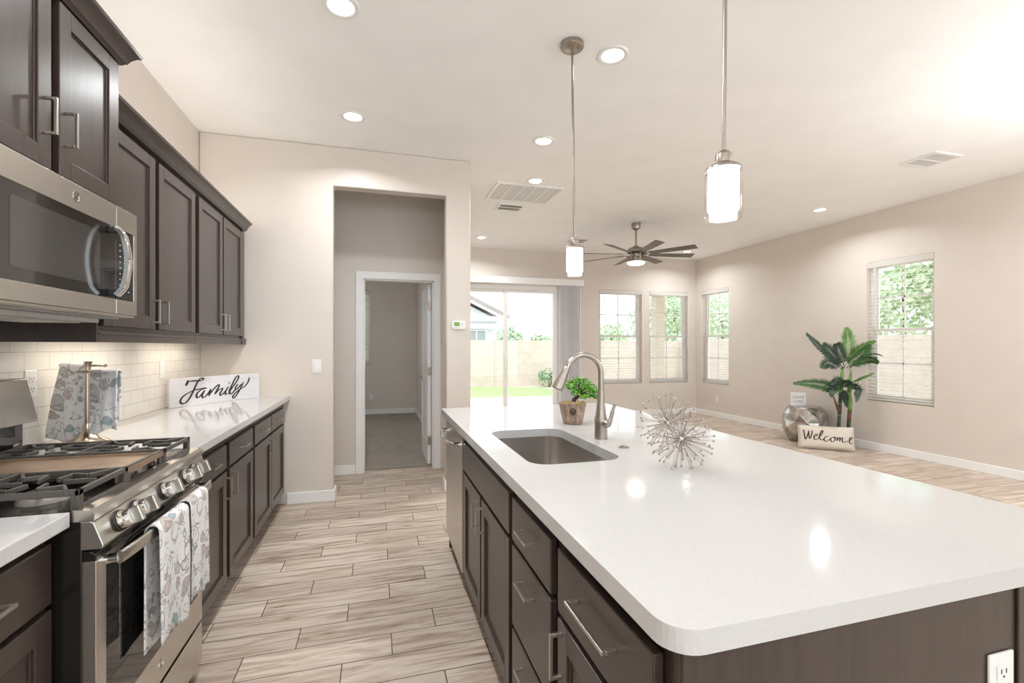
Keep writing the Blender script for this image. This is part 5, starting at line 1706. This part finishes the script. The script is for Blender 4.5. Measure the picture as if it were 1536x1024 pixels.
# palm
PB = Vector((5.875, 4.70, 0))
pm = thing('potted_palm', 'tall artificial palm with two dark canes behind the Welcome pillow', 'plant', tuple(PB))
ppot = link('pot', MB().lathe([(0.075, 0.0), (0.080, 0.01), (0.10, 0.17), (0.105, 0.18), (0.095, 0.18), (0.09, 0.165), (0.001, 0.16)], PB.x - 0.02, PB.y - 0.03, 28), M['blackplastic'], pm, smooth=40)
FR = [
    ((-0.024, -0.086, 1.109), (0.008, -0.074, 1.314), (-0.033, -0.083, 1.551), 0.13, 'palmlight', 0.1),
    ((0.012, -0.096, 1.128), (0.023, -0.209, 1.277), (0.083, -0.335, 1.386), 0.11, 'palmlight', 0.8),
    ((-0.033, -0.083, 1.044), (0.011, -0.181, 1.186), (0.055, -0.285, 1.332), 0.16, 'palm', 0.0),
    ((-0.006, -0.091, 1.035), (0.075, -0.224, 1.15), (0.126, -0.347, 1.131), 0.11, 'palm', 0.5),
    ((0.003, -0.093, 1.054), (0.093, -0.229, 1.213), (0.182, -0.363, 1.212), 0.05, 'palmdark', 1.2),
    ((-0.068, -0.073, 1.044), (-0.3, 0.014, 1.267), (-0.527, 0.059, 1.481), 0.12, 'palmdark', 0.9),
    ((-0.077, -0.07, 1.035), (-0.108, 0.053, 1.219), (-0.18, 0.115, 1.332), 0.13, 'palmdark', 0.3),
    ((-0.086, -0.068, 1.026), (-0.284, -0.053, 1.111), (-0.419, -0.076, 1.058), 0.12, 'palmdark', 0.3),
    ((-0.059, -0.075, 1.054), (-0.131, -0.065, 1.239), (-0.205, -0.086, 1.351), 0.12, 'palmdark', 0.2),
    ((-0.14, -0.052, 0.701), (-0.327, -0.009, 0.822), (-0.722, 0.063, 0.853), 0.12, 'palm', 0.1),
    ((0.021, -0.099, 0.849), (0.023, -0.209, 0.913), (0.078, -0.333, 0.988), 0.06, 'palmlight', 1.0),
    ((-0.104, -0.063, 0.775), (-0.231, -0.068, 0.797), (-0.313, -0.107, 0.693), 0.09, 'palmdark', 0.3),
    ((-0.104, -0.063, 0.775), (-0.09, 0.048, 0.841), (-0.162, 0.11, 0.8), 0.05, 'palmdark', 0.9),
    ((-0.095, -0.065, 0.757), (-0.1, -0.137, 0.855), (-0.125, -0.213, 0.807), 0.09, 'palmdark', 0.3),
    ((0.003, -0.093, 0.738), (0.023, -0.172, 0.8), (-0.056, -0.233, 0.644), 0.09, 'palmdark', 0.3),
    ((-0.104, -0.063, 0.775), (-0.149, -0.06, 0.887), (-0.267, -0.068, 0.835), 0.08, 'palmdark', 0.5),
    ((-0.104, -0.063, 0.738), (-0.089, -0.09, 0.703), (-0.1, -0.137, 0.561), 0.07, 'palmdark', 0.4),
]
def frond(b, m, t, w, mat, roll, rnd):
    b, m, t = [PB + Vector(q) for q in (b, m, t)]
    mb = MB()
    n = max(20, int((t - b).length / 0.019))
    c1 = 2 * m - (b + t) / 2
    def cur(s):
        return b * (1 - s) ** 2 + c1 * 2 * s * (1 - s) + t * s * s
    view = Vector((-0.69, -0.72, 0.05)).normalized()
    pts = [cur(i / n) for i in range(n + 1)]
    mb.tube(pts, [0.005 * (1 - 0.8 * i / n) for i in range(n + 1)], 6)
    for i in range(3, n + 1):
        s = i / n
        tn = (pts[i] - pts[i - 1]).normalized()
        lat = tn.cross(view).normalized()
        lat = Matrix.Rotation(roll, 3, tn) @ lat
        nr = lat.cross(tn)
        L = w * (math.sin(PI * min(1, (s - 0.05) * 0.88 + 0.12))) ** 0.6
        for sd in (-1, 1):
            ang = math.radians(66 - 40 * s)
            d = (lat * sd * math.sin(ang) + tn * math.cos(ang) + Vector((0, 0, -0.10 * rnd.random()))).normalized()
            l = L * rnd.uniform(0.88, 1.08)
            wd = 0.0105
            q = d.cross(nr).normalized() * wd
            p = pts[i]
            ring = [p, p + d * l * 0.35 + q, p + d * l * 0.75 + q * 0.45, p + d * l + nr * 0.004, p + d * l * 0.75 - q * 0.45, p + d * l * 0.35 - q]
            vs = []
            for v in ring:
                v = v.copy()
                v.x = min(v.x, XR - 0.012)
                vs.append(mb.bm.verts.new(v))
            mb.face(vs)
    return mb
rnd = random.Random(31)
for (b, m, t, w, mat, roll) in FR:
    link('frond', frond(b, m, t, w, mat, roll, rnd), M[mat], pm, recalc=False)
for canes in ([(-0.092, -0.014, 0.15), (-0.092, -0.014, 0.246), (-0.071, -0.020, 0.546), (-0.065, -0.022, 0.733)], [(0.034, -0.05, 0.15), (0.034, -0.05, 0.246), (0.048, -0.054, 0.471), (0.045, -0.053, 0.733)]):
    P_ = [PB + Vector(q) for q in canes]
    cn = link('cane', MB().tube(spline(P_, 8), 0.021, 14), M['trunkgreen'], pm, smooth=50)
    mb = MB()
    S_ = spline(P_, 8)
    for i in (9, 13, 17):
        p = S_[i]
        mb.tube([p - Vector((0, 0, 0.003)), p + Vector((0, 0, 0.003))], 0.0225, 14)
    link('cane_ring', mb, M['ring'], cn)
mb = MB()
mb.tube([PB + Vector(q) for q in ((-0.065, -0.022, 0.72), (-0.055, -0.025, 0.85), (-0.038, -0.03, 1.06))], [0.024, 0.032, 0.008], 10)
mb.tube([PB + Vector(q) for q in ((0.045, -0.053, 0.72), (0.05, -0.055, 0.85), (0.07, -0.060, 1.02))], [0.024, 0.028, 0.008], 10)
mb.tube([PB + Vector(q) for q in ((0.048, -0.06, 0.48), (0.046, -0.062, 0.60), (0.045, -0.053, 0.75))], [0.024, 0.030, 0.02], 10)
link('leaf_sheath', mb, M['palmlight'], pm, smooth=True)
mb = MB()
mb.tube([PB + Vector(q) for q in ((-0.080, -0.02, 0.46), (-0.128, -0.02, 0.56), (-0.164, -0.01, 0.665))], [0.018, 0.016, 0.008], 8)
mb.tube([PB + Vector(q) for q in ((0.041, -0.054, 0.36), (0.048, -0.056, 0.48))], [0.023, 0.025], 10)
link('dry_husk', mb, M['husk'], pm, smooth=True)

# ------------------------------------------------------------------ outside
mb = MB().box(-8, 16, YB + T, 12.35, -0.3, -0.06)
tag(link('patio_slab', mb, M['concrete']), 'pale concrete patio slab outside the sliding door', 'patio', kind='structure')
mb = MB().box(-20, 40, 12.35, 60, -0.3, -0.13).box(XR + T, 40, -8, YB + T, -0.3, -0.13).box(16, 40, YB + T, 12.35, -0.3, -0.13)
tag(link('ground', mb, M['gravel']), 'tan gravel ground of the back yard', 'ground', kind='structure')
lawn = [(-8, 12.36), (4.9, 12.36), (5.6, 13.3), (5.7, 14.2), (5.3, 15.3), (4.3, 15.9), (3.2, 16.15), (1.0, 16.25), (-8, 16.3)]
tag(link('lawn', MB().prism(lawn, 'z', -0.13, -0.10), M['grass']), 'green lawn in front of the block wall', 'grass', kind='stuff')
tag(link('block_wall', MB().box(-8, 12.0, 16.4, 16.6, -0.13, 1.55), M['block']), 'tan concrete block wall across the back of the yard', 'block wall', kind='structure')
tag(link('block_wall', MB().box(11.8, 12.0, -8, 16.4, -0.13, 1.60), M['block']), 'tan concrete block wall along the right side of the yard', 'block wall', kind='structure')
for x in (2.9, 4.05):
    tag(link('wall_pilaster', MB().box(x, x + 0.04, 16.37, 16.4, -0.13, 1.55), M['block']), 'narrow control joint rib on the block wall behind the lawn, %s one' % ('left' if x < 3 else 'right'), 'wall joint', kind='structure')
pc = thing('patio_cover', 'beige stucco patio roof on a square column outside the back windows', 'patio cover', (6.74, 10.25, -0.06))
link('column', MB().box(6.63, 6.86, 10.12, 10.36, -0.06, 2.62), M['stucco'], pc, bevel=0.01)
link('roof_slab', MB().box(4.0, 7.5, YB + T + 0.05, 10.42, 2.62, 2.90), M['stucco'], pc)
link('eave', MB().prism([(3.85, 2.60), (4.1, 2.56), (4.1, 2.62), (3.85, 2.70)], 'y', YB + T + 0.05, 10.5), M['stucco'], pc)

def blob_plant(name, label, cat, base, crowns, trunk, n, size, mat, seed, group=None):
    r = thing(name, label, cat, base, group)
    rnd = random.Random(seed)
    mb = MB()
    for (cx, cy, cz, rx, rz) in crowns:
        leafblob(mb, (cx, cy, cz), rx, rz, n, size, rnd)
    link('foliage', mb, M[mat], r, recalc=False)
    mb = MB()
    B_ = Vector(base)
    for (cx, cy, cz, rx, rz) in crowns:
        mb.tube(spline([B_, (B_ + Vector((cx, cy, cz))) / 2 + Vector((0.1, 0, 0)), Vector((cx, cy, cz))], 4), trunk, 7)
    link('trunk' if cat == 'tree' else 'stems', mb, M['bark'], r)
    return r
blob_plant('yard_shrub', 'small grey-green shrub at the foot of the block wall', 'shrub', (5.88, 15.7, -0.13), [(5.88, 15.7, 0.2, 0.42, 0.38), (5.65, 15.65, 0.3, 0.2, 0.2), (6.1, 15.7, 0.32, 0.2, 0.2)], 0.02, 260, 0.045, 'shrubleaf', 1)
blob_plant('tree', 'wispy pale green tree above the block wall left in the sliding door view', 'tree', (8.4, 30, -0.13), [(8.3, 30, 1.75, 0.8, 1.1), (8.9, 30, 1.5, 0.6, 0.9)], 0.05, 900, 0.11, 'treeleaf', 2, 'trees beyond the wall')
blob_plant('tree', 'bright green bushy tree in the middle of the sliding door view', 'tree', (10.0, 28, -0.13), [(9.9, 28, 1.4, 0.8, 0.8)], 0.05, 1200, 0.11, 'treeleaf', 3, 'trees beyond the wall')
blob_plant('tree', 'rounded green tree right in the sliding door view', 'tree', (11.0, 27.5, -0.13), [(10.95, 27.5, 1.3, 0.75, 0.75)], 0.05, 1200, 0.11, 'treeleaf', 4, 'trees beyond the wall')
blob_plant('tree', 'low green tree at the foot of the sky in the left back window', 'tree', (12.8, 25, -0.13), [(12.3, 25, 1.3, 0.6, 0.6), (13.4, 25.2, 1.9, 1.2, 1.0)], 0.08, 1200, 0.10, 'treeleaf', 5, 'trees beyond the wall')
blob_plant('tree', 'tall loose tree filling the back window by the corner', 'tree', (14.0, 20.5, -0.13), [(13.6, 20.5, 2.6, 1.6, 1.5), (14.6, 20.5, 3.2, 1.4, 1.3)], 0.10, 1500, 0.10, 'treeleaf', 6, 'trees beyond the wall')
blob_plant('tree', 'green tree filling the narrow right-wall window', 'tree', (14.6, 17.3, -0.13), [(14.6, 17.3, 2.7, 1.9, 1.6)], 0.10, 2400, 0.10, 'treeleaf', 7, 'trees beyond the wall')
blob_plant('tree', 'large leafy tree outside the near right-wall window', 'tree', (14.2, 9.6, -0.13), [(14.2, 9.6, 3.0, 2.0, 1.9), (14.2, 11.5, 2.6, 1.5, 1.5), (14.0, 8.0, 3.2, 1.4, 1.3)], 0.035, 2200, 0.10, 'treeleaf', 8, 'trees beyond the wall')

hs = thing('neighbour_house', 'pale neighbouring house with gabled tile roof behind the block wall', 'house', (2.5, 26, -0.13))
link('wall', MB().box(-2, 6.10, 24.3, 32, -0.13, 2.72), M['housewall'], hs)
link('gable', MB().prism([(-1.6, 2.72), (6.2, 2.72), (2.3, 4.60)], 'y', 24.2, 24.4), M['housewall'], hs)
link('gable_trim', MB().box(-2.0, 6.45, 24.05, 24.3, 2.66, 2.92), M['fascia'], hs)
link('lower_trim', MB().box(-2.0, 6.0, 24.0, 24.3, 2.26, 2.52), M['fascia'], hs)
def slope(x0, z0, x1, z1, t, mat, nm, y0, y1):
    link(nm, MB().prism([(x0, z0), (x1, z1), (x1, z1 + t), (x0, z0 + t)], 'y', y0, y1), M[mat], hs)
slope(2.3, 4.72, 6.75, 2.60, 0.16, 'fascia', 'fascia', 23.85, 24.0)
slope(2.3, 4.88, 6.75, 2.76, 0.20, 'roof', 'roof', 23.8, 32)
slope(-2.15, 2.76, 2.3, 4.88, 0.20, 'roof', 'roof', 23.8, 32)
slope(-2.15, 2.60, 2.3, 4.72, 0.16, 'fascia', 'fascia', 23.85, 24.0)
wn_ = link('window_frame', MB().box(4.45, 5.55, 24.2, 24.3, 1.45, 2.22), M['fascia'], hs)
link('window_pane', MB().box(4.52, 4.97, 24.18, 24.2, 1.5, 2.16).box(5.03, 5.48, 24.18, 24.2, 1.5, 2.16), M['darkwin'], wn_)
